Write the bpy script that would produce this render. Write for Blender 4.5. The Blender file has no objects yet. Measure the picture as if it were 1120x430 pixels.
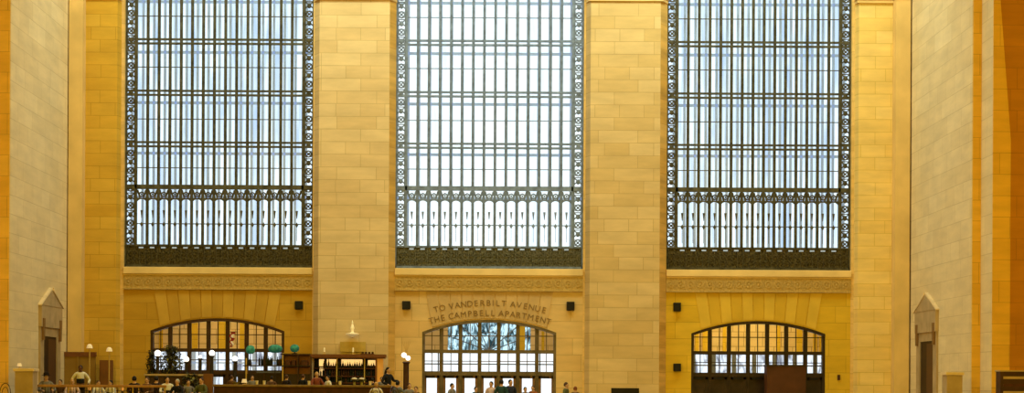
import bpy, bmesh, math, random
from mathutils import Vector, Matrix
random.seed(7)
PI = math.pi
C = bpy.context.scene.collection
sc = bpy.context.scene
sc.view_settings.view_transform = 'Standard'
sc.view_settings.look = 'None'

# ---------------------------------------------------------------- camera model (1120x430)
F, VX, VY, ROLL = 1968.0, 534.0, 420.0, math.radians(0.3)
CZ = 1.65
def at(px, py, d):
    u, v = px - VX, py - VY
    c, s = math.cos(ROLL), math.sin(ROLL)
    uu, vv = u*c + v*s, -u*s + v*c
    return Vector((uu*d/F, d, CZ - vv*d/F))
S80 = F/80.0
def X(px, d=80.0): return (px - VX)*d/F
def Z(py, d=80.0): return CZ + (VY - py)*d/F

cam_d = bpy.data.cameras.new('camera'); cam = bpy.data.objects.new('camera', cam_d); C.objects.link(cam)
cam.location = (0, 0, CZ)
cam.rotation_mode = 'XYZ'
cam.matrix_world = Matrix.Translation((0, 0, CZ)) @ Matrix.Rotation(PI/2, 4, 'X') @ Matrix.Rotation(ROLL, 4, 'Z')
cam_d.sensor_width = 36.0; cam_d.lens = F*36.0/1120.0
cam_d.shift_x = (560 - VX)/1120.0
cam_d.shift_y = (VY - 215)/1120.0
cam_d.clip_end = 500
sc.camera = cam

# ---------------------------------------------------------------- materials
def mat(name, col, rough=0.6, metal=0.0, emit=None, es=0.0, noise=0.0, nscale=8.0, bump=0.0):
    m = bpy.data.materials.new(name); m.use_nodes = True
    nt = m.node_tree; b = nt.nodes['Principled BSDF']
    b.inputs['Roughness'].default_value = rough; b.inputs['Metallic'].default_value = metal
    b.inputs['Specular IOR Level'].default_value = 0.25
    c4 = (*col, 1)
    b.inputs['Base Color'].default_value = c4
    tc = nt.nodes.new('ShaderNodeTexCoord')
    n = nt.nodes.new('ShaderNodeTexNoise'); n.inputs['Scale'].default_value = nscale; n.inputs['Detail'].default_value = 4
    nt.links.new(tc.outputs['Object'], n.inputs['Vector'])
    r = nt.nodes.new('ShaderNodeValToRGB')
    k = noise if noise else 0.08
    r.color_ramp.elements[0].position = 0.3; r.color_ramp.elements[1].position = 0.7
    r.color_ramp.elements[0].color = (*[c*(1-k) for c in col], 1)
    r.color_ramp.elements[1].color = (*[min(1, c*(1+k)) for c in col], 1)
    nt.links.new(n.outputs['Fac'], r.inputs['Fac']); nt.links.new(r.outputs['Color'], b.inputs['Base Color'])
    if bump:
        bp = nt.nodes.new('ShaderNodeBump'); bp.inputs['Strength'].default_value = bump; bp.inputs['Distance'].default_value = 0.05
        nt.links.new(n.outputs['Fac'], bp.inputs['Height']); nt.links.new(bp.outputs['Normal'], b.inputs['Normal'])
    if emit:
        b.inputs['Emission Color'].default_value = (*emit, 1); b.inputs['Emission Strength'].default_value = es
    return m

def stone(name, axis, c1, c2, mortar, bw=1.9, rh=0.62, msize=0.012, off=0.4, seed=0.0, vein=0.12):
    """coursed ashlar: axis 'x' for walls seen in XZ, 'y' for walls seen in YZ"""
    m = bpy.data.materials.new(name); m.use_nodes = True
    nt = m.node_tree; N = nt.nodes; L = nt.links; b = N['Principled BSDF']
    b.inputs['Roughness'].default_value = 0.75; b.inputs['Specular IOR Level'].default_value = 0.15
    tc = N.new('ShaderNodeTexCoord'); sp = N.new('ShaderNodeSeparateXYZ'); cb = N.new('ShaderNodeCombineXYZ')
    L.new(tc.outputs['Object'], sp.inputs[0])
    ad = N.new('ShaderNodeMath'); ad.operation = 'ADD'; ad.inputs[1].default_value = 40 + seed
    L.new(sp.outputs['X' if axis == 'x' else 'Y'], ad.inputs[0]); L.new(ad.outputs[0], cb.inputs['X'])
    L.new(sp.outputs['Z'], cb.inputs['Y'])
    br = N.new('ShaderNodeTexBrick'); br.offset = off; br.offset_frequency = 2; br.squash = 0.62; br.squash_frequency = 3
    br.inputs['Color1'].default_value = (*c1, 1); br.inputs['Color2'].default_value = (*c2, 1)
    br.inputs['Mortar'].default_value = (*mortar, 1); br.inputs['Scale'].default_value = 1.0
    br.inputs['Mortar Size'].default_value = msize; br.inputs['Mortar Smooth'].default_value = 0.3
    br.inputs['Brick Width'].default_value = bw; br.inputs['Row Height'].default_value = rh; br.inputs['Bias'].default_value = 0.0
    L.new(cb.outputs[0], br.inputs['Vector'])
    # soft veining stretched along the courses
    mp = N.new('ShaderNodeMapping'); mp.inputs['Scale'].default_value = (0.35, 1.3, 1)
    L.new(cb.outputs[0], mp.inputs['Vector'])
    ns = N.new('ShaderNodeTexNoise'); ns.inputs['Scale'].default_value = 1.4; ns.inputs['Detail'].default_value = 6; ns.inputs['Roughness'].default_value = 0.6
    L.new(mp.outputs[0], ns.inputs['Vector'])
    rp = N.new('ShaderNodeMapRange'); rp.inputs['From Min'].default_value = 0.3; rp.inputs['From Max'].default_value = 0.7
    rp.inputs['To Min'].default_value = 1 - vein; rp.inputs['To Max'].default_value = 1 + vein
    L.new(ns.outputs['Fac'], rp.inputs['Value'])
    mx = N.new('ShaderNodeMix'); mx.data_type = 'RGBA'; mx.blend_type = 'MULTIPLY'; mx.inputs['Factor'].default_value = 1
    L.new(br.outputs['Color'], mx.inputs[6]); L.new(rp.outputs[0], mx.inputs[7])
    L.new(mx.outputs[2], b.inputs['Base Color'])
    bp = N.new('ShaderNodeBump'); bp.inputs['Strength'].default_value = 0.25; bp.inputs['Distance'].default_value = 0.03
    iv = N.new('ShaderNodeMath'); iv.operation = 'SUBTRACT'; iv.inputs[0].default_value = 1
    L.new(br.outputs['Fac'], iv.inputs[1]); L.new(iv.outputs[0], bp.inputs['Height']); L.new(bp.outputs['Normal'], b.inputs['Normal'])
    return m

def glass(name, tint, gloss=0.05, streak=None, sscale=(6, 1, 0.5), lo=0.35, hi=0.65):
    m = bpy.data.materials.new(name); m.use_nodes = True
    nt = m.node_tree; N = nt.nodes; L = nt.links
    N.remove(N['Principled BSDF']); out = N['Material Output']
    t = N.new('ShaderNodeBsdfTransparent'); t.inputs[0].default_value = (*tint, 1)
    g = N.new('ShaderNodeBsdfGlossy'); g.inputs['Roughness'].default_value = 0.15
    mx = N.new('ShaderNodeMixShader'); mx.inputs[0].default_value = gloss*0.12
    L.new(t.outputs[0], mx.inputs[1]); L.new(g.outputs[0], mx.inputs[2]); L.new(mx.outputs[0], out.inputs['Surface'])
    if streak:
        tc = N.new('ShaderNodeTexCoord'); mp = N.new('ShaderNodeMapping'); mp.inputs['Scale'].default_value = sscale
        L.new(tc.outputs['Object'], mp.inputs['Vector'])
        ns = N.new('ShaderNodeTexNoise'); ns.inputs['Scale'].default_value = 1; ns.inputs['Detail'].default_value = 3
        ns.inputs['Distortion'].default_value = 1.6 if streak[0] < .3 else 0.6
        L.new(mp.outputs[0], ns.inputs['Vector'])
        r = N.new('ShaderNodeValToRGB'); r.color_ramp.elements[0].position = lo; r.color_ramp.elements[1].position = hi
        r.color_ramp.elements[0].color = (*streak, 1); r.color_ramp.elements[1].color = (*tint, 1)
        L.new(ns.outputs['Fac'], r.inputs['Fac']); L.new(r.outputs['Color'], t.inputs[0])
    return m

M = {}
M['stone_x'] = stone('golden_ashlar', 'x', (0.74, 0.55, 0.29), (0.67, 0.475, 0.23), (0.53, 0.37, 0.17), bw=1.75, rh=0.56, msize=0.014)
M['stone_xm'] = stone('warm_golden_ashlar', 'x', (0.70, 0.51, 0.25), (0.62, 0.43, 0.18), (0.50, 0.34, 0.14), bw=1.75, rh=0.56, msize=0.014, seed=7)  # copy of the pier stone, warmer light on the right pier in its colour
M['stone_xl'] = stone('left_dim_ashlar', 'x', (0.70, 0.43, 0.06), (0.64, 0.37, 0.04), (0.50, 0.29, 0.03), bw=1.75, rh=0.56, msize=0.014)  # copy of the pier stone, weaker light at the left put into the colour
M['stone_xr'] = stone('right_lit_ashlar', 'x', (0.92, 0.67, 0.25), (0.86, 0.60, 0.19), (0.70, 0.48, 0.11), bw=1.75, rh=0.56, msize=0.014)  # copy of the pier stone, stronger light at the right put into the colour
M['stone_bayl'] = stone('left_dim_bay_stone', 'x', (0.62, 0.36, 0.04), (0.55, 0.30, 0.022), (0.44, 0.24, 0.02), bw=1.9, rh=0.74, msize=0.014, seed=3)  # bay stone with the left end's weaker light put into its colour
M['stone_bayr'] = stone('right_lit_bay_stone', 'x', (0.76, 0.49, 0.04), (0.69, 0.43, 0.025), (0.54, 0.33, 0.02), bw=1.9, rh=0.74, msize=0.014, seed=3)  # bay stone with the right end's stronger light put into its colour
M['stone_bay'] = stone('golden_bay_stone', 'x', (0.78, 0.55, 0.24), (0.70, 0.46, 0.18), (0.52, 0.34, 0.13), bw=1.9, rh=0.74, msize=0.014, seed=3)  # middle bay, paled by window glare put into the colour
M['stone_wall'] = stone('plain_golden_stone', 'x', (0.80, 0.55, 0.22), (0.74, 0.48, 0.16), (0.6, 0.38, 0.13), bw=3.0, rh=1.1, seed=1, vein=0.2)
M['stone_edge'] = stone('shaded_edge_stone', 'x', (0.68, 0.43, 0.13), (0.60, 0.34, 0.07), (0.50, 0.28, 0.07), bw=3.0, rh=1.1, seed=1, vein=0.3)  # shaded side of the wide piers, shade put into the stone colour
M['stone_y'] = stone('daylit_side_ashlar', 'y', (0.88, 0.71, 0.44), (0.80, 0.63, 0.37), (0.70, 0.54, 0.30), bw=2.2, rh=0.74, msize=0.016, seed=5, vein=0.1)  # paling by daylight on the side faces put into the stone colour
M['stone_lit'] = stone('warm_lit_stone', 'x', (0.90, 0.55, 0.10), (0.82, 0.47, 0.07), (0.6, 0.34, 0.06), bw=1.6, rh=0.8, seed=2)  # warm light on faces towards the camera put into the stone colour
M['stone_shade'] = stone('painted_shade_stone', 'x', (0.58, 0.25, 0.02), (0.52, 0.22, 0.018), (0.40, 0.17, 0.015), bw=1.6, rh=0.8, seed=2)  # wall beyond the shadow edge, its shade put into the stone colour
M['stone_vest'] = stone('vestibule_stone', 'x', (0.80, 0.60, 0.30), (0.74, 0.53, 0.24), (0.45, 0.30, 0.12), bw=0.9, rh=0.7, msize=0.02)
M['trim'] = mat('smooth_golden_stone', (0.78, 0.54, 0.21), 0.7, noise=0.12, nscale=0.8)
M['sill'] = mat('pale_sill_stone', (0.86, 0.62, 0.27), 0.7, noise=0.16, nscale=0.6)
M['frieze'] = mat('carved_frieze_stone', (0.54, 0.36, 0.11), 0.8, noise=0.18, nscale=14, bump=0.45)
M['vous_a'] = mat('pale_voussoir_stone', (0.76, 0.54, 0.22), 0.75, noise=0.1, nscale=1)
M['vous_al'] = mat('left_pale_voussoir', (0.62, 0.37, 0.05), 0.75, noise=0.1, nscale=1); M['vous_bl'] = mat('left_tan_voussoir', (0.56, 0.32, 0.035), 0.75, noise=0.1, nscale=1)  # voussoir copies, left end's weaker light put into their colours
M['vous_ar'] = mat('right_pale_voussoir', (0.74, 0.48, 0.05), 0.75, noise=0.1, nscale=1); M['vous_br'] = mat('right_tan_voussoir', (0.68, 0.42, 0.03), 0.75, noise=0.1, nscale=1)  # voussoir copies, right end's stronger light put into their colours
M['vous_b'] = mat('tan_voussoir_stone', (0.68, 0.45, 0.16), 0.75, noise=0.1, nscale=1)
M['text_panel'] = mat('tan_inscription_stone', (0.60, 0.40, 0.17), 0.8, noise=0.15, nscale=1)
M['grey_stone'] = mat('weathered_grey_stone', (0.50, 0.36, 0.20), 0.8, noise=0.15, nscale=2)
M['pale_stone'] = mat('pale_ledge_stone', (0.86, 0.66, 0.40), 0.7, noise=0.1, nscale=2)
M['floor'] = mat('pale_marble_floor', (0.62, 0.50, 0.36), 0.4, noise=0.15, nscale=0.7)
M['ceil'] = mat('plaster_ceiling', (0.45, 0.44, 0.38), 0.9)
M['bronze'] = mat('olive_bronze', (0.075, 0.068, 0.042), 0.55, noise=0.5, nscale=5)
M['bronze_panel'] = mat('olive_bronze_openwork', (0.075, 0.06, 0.025), 0.6, noise=0.9, nscale=14, bump=0.7)
M['bronze_mid'] = mat('glare_tinted_bronze', (0.18, 0.235, 0.36), 0.55, noise=0.3, nscale=5)  # bronze of the middle window, lightened to paint in the glare
M['bronze_mid_panel'] = mat('glare_tinted_openwork', (0.11, 0.105, 0.07), 0.6, noise=0.8, nscale=14, bump=0.7)  # lighter copy of the foot panel bronze, glare put into the colour
M['outer_metal'] = mat('backlit_glow_frame', (0.34, 0.44, 0.62), 0.6, emit=(0.50, 0.60, 0.75), es=0.35)  # emission added to paint daylight coming from behind the frame
M['outer_glass'] = glass('hazy_daylight_glass', (0.93, 0.98, 1.0), 0.02, streak=(0.70, 0.79, 0.90), sscale=(3.2, 1, 0.28), lo=0.30, hi=0.60)
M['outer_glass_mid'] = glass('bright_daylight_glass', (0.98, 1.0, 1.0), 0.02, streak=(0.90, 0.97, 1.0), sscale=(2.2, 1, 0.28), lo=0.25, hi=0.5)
M['street_glass'] = glass('greyish_street_glass', (0.93, 0.95, 0.98), 0.03, streak=(0.42, 0.42, 0.46), sscale=(2.6, 1, 1.2), lo=0.34, hi=0.52)
M['pane'] = glass('clear_window_glass', (0.97, 0.99, 1.0), 0.03)
M['fan_glass'] = glass('wavy_fanlight_glass', (0.80, 0.95, 1.0), 0.04, streak=(0.13, 0.20, 0.22), sscale=(4.2, 1, 1.6), lo=0.38, hi=0.60)
M['wood_r'] = mat('near_black_brown_wood', (0.035, 0.018, 0.007), 0.5, noise=0.3, nscale=3)
M['wood_l'] = mat('dark_red_brown_wood', (0.06, 0.024, 0.010), 0.5, noise=0.3, nscale=3)
M['wood_m'] = mat('olive_brown_wood', (0.15, 0.105, 0.05), 0.5, noise=0.3, nscale=3)
M['leaf_m'] = mat('warm_brown_door_wood', (0.24, 0.125, 0.05), 0.5, noise=0.3, nscale=3)
M['booth'] = mat('red_brown_board', (0.085, 0.028, 0.010), 0.55, noise=0.2, nscale=2)
M['black'] = mat('matte_black', (0.008, 0.006, 0.006), 0.5)
M['white_emit'] = mat('lit_white_globe', (0.95, 0.92, 0.85), 0.4, emit=(1, 0.96, 0.84), es=1.6)
M['warm_emit'] = mat('lit_cream_panel', (0.9, 0.7, 0.4), 0.5, emit=(1.0, 0.62, 0.22), es=1.0, noise=0.3, nscale=9)
M['amber'] = mat('amber_glass', (0.7, 0.32, 0.06), 0.3, emit=(1, .45, .08), es=0.3)
M['orange_panel'] = mat('lit_orange_panel', (0.75, 0.36, 0.08), 0.5, emit=(1.0, 0.42, 0.06), es=0.12)
M['teal'] = mat('teal_green_glass', (0.045, 0.22, 0.13), 0.7, noise=0.7, nscale=7, emit=(0.02, 0.3, 0.22), es=0.12)
M['brass'] = mat('dull_brass', (0.62, 0.42, 0.14), 0.4, metal=0.4)
M['bar_wood'] = mat('red_brown_bar_wood', (0.075, 0.02, 0.010), 0.45, noise=0.35, nscale=4)
M['bar_top'] = mat('tan_bar_top', (0.25, 0.15, 0.05), 0.4, noise=0.3, nscale=3)
M['rail'] = mat('pinkish_wood_rail', (0.42, 0.22, 0.10), 0.4, noise=0.2, nscale=4)
M['iron'] = mat('dark_iron', (0.03, 0.022, 0.018), 0.5)
M['screen'] = mat('olive_brown_board', (0.30, 0.17, 0.03), 0.7, noise=0.12, nscale=1.5)
M['screen_top'] = mat('red_brown_trim', (0.20, 0.07, 0.02), 0.6)
M['red_door'] = mat('dull_red_brown_panel', (0.22, 0.085, 0.02), 0.6, noise=0.2, nscale=2)
M['leaf'] = mat('dark_olive_leaf', (0.06, 0.06, 0.03), 0.6, noise=0.6, nscale=3)
M['leaf2'] = mat('yellow_green_leaf', (0.28, 0.24, 0.06), 0.6, noise=0.3, nscale=3)
M['petal'] = mat('white_petals', (0.75, 0.66, 0.52), 0.7)
M['bottle'] = mat('dark_green_bottle_glass', (0.018, 0.024, 0.016), 0.2)
M['bottle2'] = mat('dark_brown_bottle_glass', (0.05, 0.018, 0.008), 0.2)
M['bottle3'] = mat('blue_black_bottle_glass', (0.014, 0.018, 0.03), 0.2)
M['red'] = mat('red_cloth', (0.35, 0.035, 0.03), 0.7)
M['white'] = mat('white_cloth', (0.80, 0.72, 0.62), 0.7)
M['cream'] = mat('cream_shade', (0.9, 0.72, 0.42), 0.6, emit=(1, 0.8, 0.45), es=0.25)
M['sconce'] = mat('pale_gilded_metal', (0.95, 0.80, 0.50), 0.4, emit=(1, 0.8, 0.4), es=0.2)
M['plaque'] = mat('olive_gold_plaque', (0.60, 0.42, 0.10), 0.6)
M['letter'] = mat('dark_carved_letter', (0.24, 0.145, 0.055), 0.8)
M['bracket'] = mat('brown_stone_bracket', (0.26, 0.14, 0.05), 0.7)
M['door_dark'] = mat('dark_brown_doorway', (0.035, 0.016, 0.006), 0.6)
M['door_red'] = mat('red_brown_door_leaf', (0.11, 0.048, 0.016), 0.6)
M['skin_a'] = mat('light_skin', (0.62, 0.36, 0.22), 0.6)
M['skin_b'] = mat('brown_skin', (0.14, 0.06, 0.035), 0.6)
M['eye'] = mat('dark_eye', (0.02, 0.015, 0.012), 0.3)
M['lip'] = mat('dull_red_lip', (0.38, 0.12, 0.09), 0.5)
for k, c in dict(dark=(0.02, 0.012, 0.012), black=(0.012, 0.012, 0.015), navy=(0.02, 0.025, 0.05), grey=(0.22, 0.2, 0.19),
                 white=(0.78, 0.72, 0.62), pink=(0.72, 0.52, 0.50), teal=(0.02, 0.055, 0.055), red=(0.24, 0.06, 0.03),
                 olive=(0.10, 0.11, 0.04), brown=(0.12, 0.055, 0.025), rust=(0.30, 0.09, 0.03), orange=(0.5, 0.2, 0.04),
                 tan=(0.45, 0.30, 0.16), greyblue=(0.14, 0.15, 0.18)).items():
    M['cl_'+k] = mat(k+'_fabric', c, 0.85)
for k, c in dict(black=(0.012, 0.008, 0.007), brown=(0.07, 0.03, 0.015), red=(0.20, 0.055, 0.02), grey=(0.45, 0.42, 0.38), blond=(0.55, 0.32, 0.12)).items():
    M['hair_'+k] = mat(k+'_hair', c, 0.6)

# ---------------------------------------------------------------- mesh builder
class MB:
    def __init__(s): s.v = []; s.f = []; s.m = []; s.cur = 0
    def add(s, vs, fs):
        o = len(s.v); s.v += [tuple(v) for v in vs]; s.f += [tuple(i+o for i in f) for f in fs]; s.m += [s.cur]*len(fs); return s
    def box(s, x0, x1, y0, y1, z0, z1):
        v = [(x, y, z) for x in (x0, x1) for y in (y0, y1) for z in (z0, z1)]
        return s.add(v, [(0,1,3,2),(4,6,7,5),(0,4,5,1),(2,3,7,6),(0,2,6,4),(1,5,7,3)])
    def prism(s, poly, y0, y1):                 # polygon in XZ extruded along Y
        n = len(poly)
        v = [(x, y0, z) for x, z in poly] + [(x, y1, z) for x, z in poly]
        return s.add(v, [tuple(range(n)), tuple(range(2*n-1, n-1, -1))] + [(i, i+n, (i+1) % n + n, (i+1) % n) for i in range(n)])
    def prism_z(s, poly, z0, z1):               # polygon in XY extruded along Z
        n = len(poly)
        v = [(x, y, z0) for x, y in poly] + [(x, y, z1) for x, y in poly]
        return s.add(v, [tuple(range(n-1, -1, -1)), tuple(range(n, 2*n))] + [(i, (i+1) % n, (i+1) % n + n, i+n) for i in range(n)])
    def prism_x(s, poly, x0, x1):               # polygon in YZ extruded along X
        n = len(poly)
        v = [(x0, y, z) for y, z in poly] + [(x1, y, z) for y, z in poly]
        return s.add(v, [tuple(range(n)), tuple(range(2*n-1, n-1, -1))] + [(i, i+n, (i+1) % n + n, (i+1) % n) for i in range(n)])
    def lathe(s, prof, cx=0, cy=0, cz=0, n=12): # (r, z) profile round a vertical axis
        v = []; f = []
        for r, z in prof:
            for k in range(n):
                a = 2*PI*k/n; v.append((cx+r*math.cos(a), cy+r*math.sin(a), cz+z))
        for j in range(len(prof)-1):
            for k in range(n):
                f.append((j*n+k, j*n+(k+1) % n, (j+1)*n+(k+1) % n, (j+1)*n+k))
        f.append(tuple(range(n-1, -1, -1))); f.append(tuple((len(prof)-1)*n+k for k in range(n)))
        return s.add(v, f)
    def ball(s, c, r, n=10, m=7):
        rx, ry, rz = r if isinstance(r, tuple) else (r, r, r)
        v = [(c[0], c[1], c[2]-rz)]; f = []
        for j in range(1, m):
            t = -PI/2 + PI*j/m
            for k in range(n):
                a = 2*PI*k/n; v.append((c[0]+rx*math.cos(t)*math.cos(a), c[1]+ry*math.cos(t)*math.sin(a), c[2]+rz*math.sin(t)))
        v.append((c[0], c[1], c[2]+rz)); top = len(v)-1
        for k in range(n): f.append((0, 1+(k+1) % n, 1+k))
        for j in range(m-2):
            for k in range(n): f.append((1+j*n+k, 1+j*n+(k+1) % n, 1+(j+1)*n+(k+1) % n, 1+(j+1)*n+k))
        for k in range(n): f.append((top, 1+(m-2)*n+k, 1+(m-2)*n+(k+1) % n))
        return s.add(v, f)
    def tube(s, pts, r, n=8):
        pts = [Vector(p) for p in pts]; v = []; f = []
        rs = r if isinstance(r, (list, tuple)) else [r]*len(pts)
        for i, p in enumerate(pts):
            t = (pts[min(i+1, len(pts)-1)] - pts[max(i-1, 0)]).normalized()
            up = Vector((0, 0, 1)) if abs(t.z) < 0.9 else Vector((0, 1, 0))
            a = t.cross(up).normalized(); b = t.cross(a)
            for k in range(n):
                q = 2*PI*k/n; w = p + (a*math.cos(q)+b*math.sin(q))*rs[i]; v.append(tuple(w))
        for i in range(len(pts)-1):
            for k in range(n): f.append((i*n+k, i*n+(k+1) % n, (i+1)*n+(k+1) % n, (i+1)*n+k))
        f.append(tuple(range(n))); f.append(tuple((len(pts)-1)*n+k for k in range(n-1, -1, -1)))
        return s.add(v, f)
    def ring(s, cx, cy, cz, R, w, d, n=14):     # flat ring standing in XZ
        v = []; f = []
        for k in range(n):
            a = 2*PI*k/n; ca, sa = math.cos(a), math.sin(a)
            for rr, y in ((R-w, cy), (R+w, cy), (R+w, cy+d), (R-w, cy+d)): v.append((cx+rr*ca, y, cz+rr*sa))
        for k in range(n):
            for q in range(4):
                f.append((k*4+q, k*4+(q+1) % 4, ((k+1) % n)*4+(q+1) % 4, ((k+1) % n)*4+q))
        return s.add(v, f)
    def build(s, name, m, parent=None, smooth=False, bevel=0.0):
        me = bpy.data.meshes.new(name); me.from_pydata(s.v, [], s.f)
        ms = m if isinstance(m, list) else [m]
        for x in ms: me.materials.append(M[x])
        me.update()
        if len(ms) > 1:
            for p, i in zip(me.polygons, s.m): p.material_index = i
        bm = bmesh.new(); bm.from_mesh(me); bmesh.ops.recalc_face_normals(bm, faces=bm.faces); bm.to_mesh(me); bm.free()
        if smooth:
            for p in me.polygons: p.use_smooth = True
        o = bpy.data.objects.new(name, me); C.objects.link(o)
        if parent: o.parent = parent
        if bevel:
            b = o.modifiers.new('bevel', 'BEVEL'); b.width = bevel; b.segments = 2; b.limit_method = 'ANGLE'
        return o
def tag(o, label, cat, group=None, kind=None):
    o['label'] = label; o['category'] = cat
    if group: o['group'] = group
    if kind: o['kind'] = kind
    return o
def thing(name, label, cat, loc=(0, 0, 0), rz=0, group=None, kind=None):
    o = bpy.data.objects.new(name, None); C.objects.link(o); o.empty_display_size = 0.2
    o.location = loc; o.rotation_euler = (0, 0, rz)
    return tag(o, label, cat, group, kind)
def struct(o, label, cat): return tag(o, label, cat, kind='structure')
def copy_tree(o, parent=None):
    c = o.copy(); C.objects.link(c)
    if parent: c.parent = parent
    for ch in list(o.children): copy_tree(ch, c)
    return c

# ---------------------------------------------------------------- layout of the west wall
YW = 80.0
BAYS = [(X(134.5), X(341)), (X(431), X(637)), (X(728), X(930))]
ARCHX = [X(237.3), X(534.8), X(829.3)]
AHW, AZT, AZS = 2.98, Z(349.7), Z(363.5)     # half width, crown, spring
ZSILL = Z(294); ZTOPW = 23.0; ZC = 30.0
XC = 18.54                                    # corner half width
def arch_z(dx, hw=AHW, zt=AZT, zs=AZS):
    h = zt - zs; R = (hw*hw + h*h)/(2*h); return zt - R + math.sqrt(max(0, R*R - dx*dx))

# masonry between and round the openings
b = MB()
xs = [-XC-0.5, BAYS[0][0], BAYS[0][1], BAYS[1][0], BAYS[1][1], BAYS[2][0], BAYS[2][1], XC+0.5]
for i in range(0, 8, 2): b.box(xs[i], xs[i+1], YW, YW+0.7, -0.3, ZC)
for x0, x1 in BAYS: b.box(x0, x1, YW, YW+0.7, ZTOPW, ZC)
wall = b.build('wall_west', 'stone_wall'); struct(wall, 'golden stone end wall of the concourse holding three tall windows', 'wall')
for i, ((x0, x1), ac) in enumerate(zip(BAYS, ARCHX)):
    n = 18
    top = [(ac-AHW+2*AHW*k/n, arch_z(-AHW+2*AHW*k/n)) for k in range(n+1)]
    b = MB()
    b.box(x0, ac-AHW, YW+0.05, YW+0.7, -0.3, AZS); b.box(ac+AHW, x1, YW+0.05, YW+0.7, -0.3, AZS)
    b.box(x0, ac-AHW, YW+0.05, YW+0.7, AZS, ZSILL); b.box(ac+AHW, x1, YW+0.05, YW+0.7, AZS, ZSILL)
    for k in range(n):
        b.prism([top[k], top[k+1], (top[k+1][0], ZSILL), (top[k][0], ZSILL)], YW+0.05, YW+0.7)
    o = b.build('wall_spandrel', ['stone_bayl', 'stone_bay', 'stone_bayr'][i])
    struct(o, 'golden stone wall round the arched doorway under the %s window' % ['left', 'middle', 'right'][i], 'wall')

# piers: trapezoid plan, front face narrower than the back
tn = [0]
def trim(bm, m, label, bevel=0.0):
    tn[0] += 1
    return struct(bm.build('trim_%d' % tn[0], m, bevel=bevel), label, 'trim')
def pier(bx0, bx1, fx0, fx1, yf, label, m='stone_x', orange=False):
    b = MB(); b.prism_z([(bx0, YW), (bx1, YW), (fx1, yf), (fx0, yf)], -0.2, 18.58)
    o = trim(b, [m, 'stone_edge'] if orange else m, label)
    if orange:                                          # shade on the right-hand splay put into a darker, orange colour
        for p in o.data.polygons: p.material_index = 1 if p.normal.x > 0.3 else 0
    b = MB()                                            # moulded astragal and capital block
    for dz, h, e in ((18.58, 0.10, 0.10), (18.68, 0.06, 0.04), (18.74, 0.12, 0.14)):
        b.prism_z([(bx0-e*0.3, YW), (bx1+e*0.3, YW), (fx1+e, yf-e), (fx0-e, yf-e)], dz, dz+h)
    b.prism_z([(bx0, YW), (bx1, YW), (fx1, yf), (fx0, yf)], 18.86, ZC)
    trim(b, 'trim', 'moulded capital band on the ' + label)
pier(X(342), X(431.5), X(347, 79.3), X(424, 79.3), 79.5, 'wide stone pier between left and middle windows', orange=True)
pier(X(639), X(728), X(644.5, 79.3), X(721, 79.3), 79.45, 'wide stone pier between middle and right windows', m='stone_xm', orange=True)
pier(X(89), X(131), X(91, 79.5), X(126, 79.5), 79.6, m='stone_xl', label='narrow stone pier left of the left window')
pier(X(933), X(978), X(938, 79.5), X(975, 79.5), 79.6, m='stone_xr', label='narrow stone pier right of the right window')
for sx, pa, pb, lab in ((-1, 77, 88.5, 'left'), (1, 978, 987, 'right')):       # corner pilaster strips
    xa, xb = (-XC+0.05, X(pb, 79)) if sx < 0 else (X(pa, 79), XC-0.07)
    b = MB(); b.box(xa, xb, 79.0, YW, -0.2, 18.7)
    b.box(xa-0.04, xb+0.04, 78.9, YW, 18.7, 18.95); b.box(xa, xb, 79.0, YW, 18.95, ZC)
    trim(b, 'trim', 'slim stone corner strip at the %s end of the window wall' % lab)

for i, ((x0, x1), ac) in enumerate(zip(BAYS, ARCHX)):
    side = ['left', 'middle', 'right'][i]
    b = MB(); b.box(x0, x1, YW-0.12, YW+0.4, Z(301.5), ZSILL); b.box(x0, x1, YW-0.05, YW+0.3, Z(303), Z(301.5))
    trim(b, 'sill', 'pale stone sill under the %s window' % side, 0.02)
    b = MB(); b.box(x0, x1, YW-0.03, YW+0.1, Z(317), Z(303)); b.box(x0, x1, YW-0.09, YW+0.1, Z(318.6), Z(317))
    nn = int((x1-x0)/0.42)
    for k in range(nn):                                   # carved repeat of small rings and buds
        cx = x0+(k+0.5)*(x1-x0)/nn; cz = (Z(317)+Z(303))/2
        b.ring(cx, YW-0.06, cz, 0.14, 0.022, 0.05, 10); b.ball((cx, YW-0.04, cz), (0.05, 0.03, 0.07), 6, 4)
        b.box(cx+0.19, cx+0.22, YW-0.06, YW, cz-0.2, cz+0.2)
    trim(b, 'frieze', 'carved stone frieze under the %s window' % side)
    # fan of voussoirs over the arch
    b = MB(); nv = 11; R = AHW*1.0; zb = AZS-4.2
    zt = Z(319)
    def ray(t):                                           # a fan line from the arch to the frieze
        xa = -AHW*0.86+2*AHW*0.86*t; za = arch_z(xa)+0.06
        k = (zt-zb)/(za-zb)
        return (ac+xa, za), (ac+xa*(1+(k-1)*0.30), zt)
    for k in range(nv):
        a0, t0 = ray(k/nv+0.003); a1, t1 = ray((k+1)/nv-0.003)
        b.cur = (k*7 + i) % 2
        b.prism([a0, a1, t1, t0], YW+0.02, YW+0.09)
    trim(b, ['text_panel', 'text_panel'] if i == 1 else ['vous_al', 'vous_bl'] if i == 0 else ['vous_ar', 'vous_br'], 'fan of wedge stones over the %s doorway arch' % side)

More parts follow.
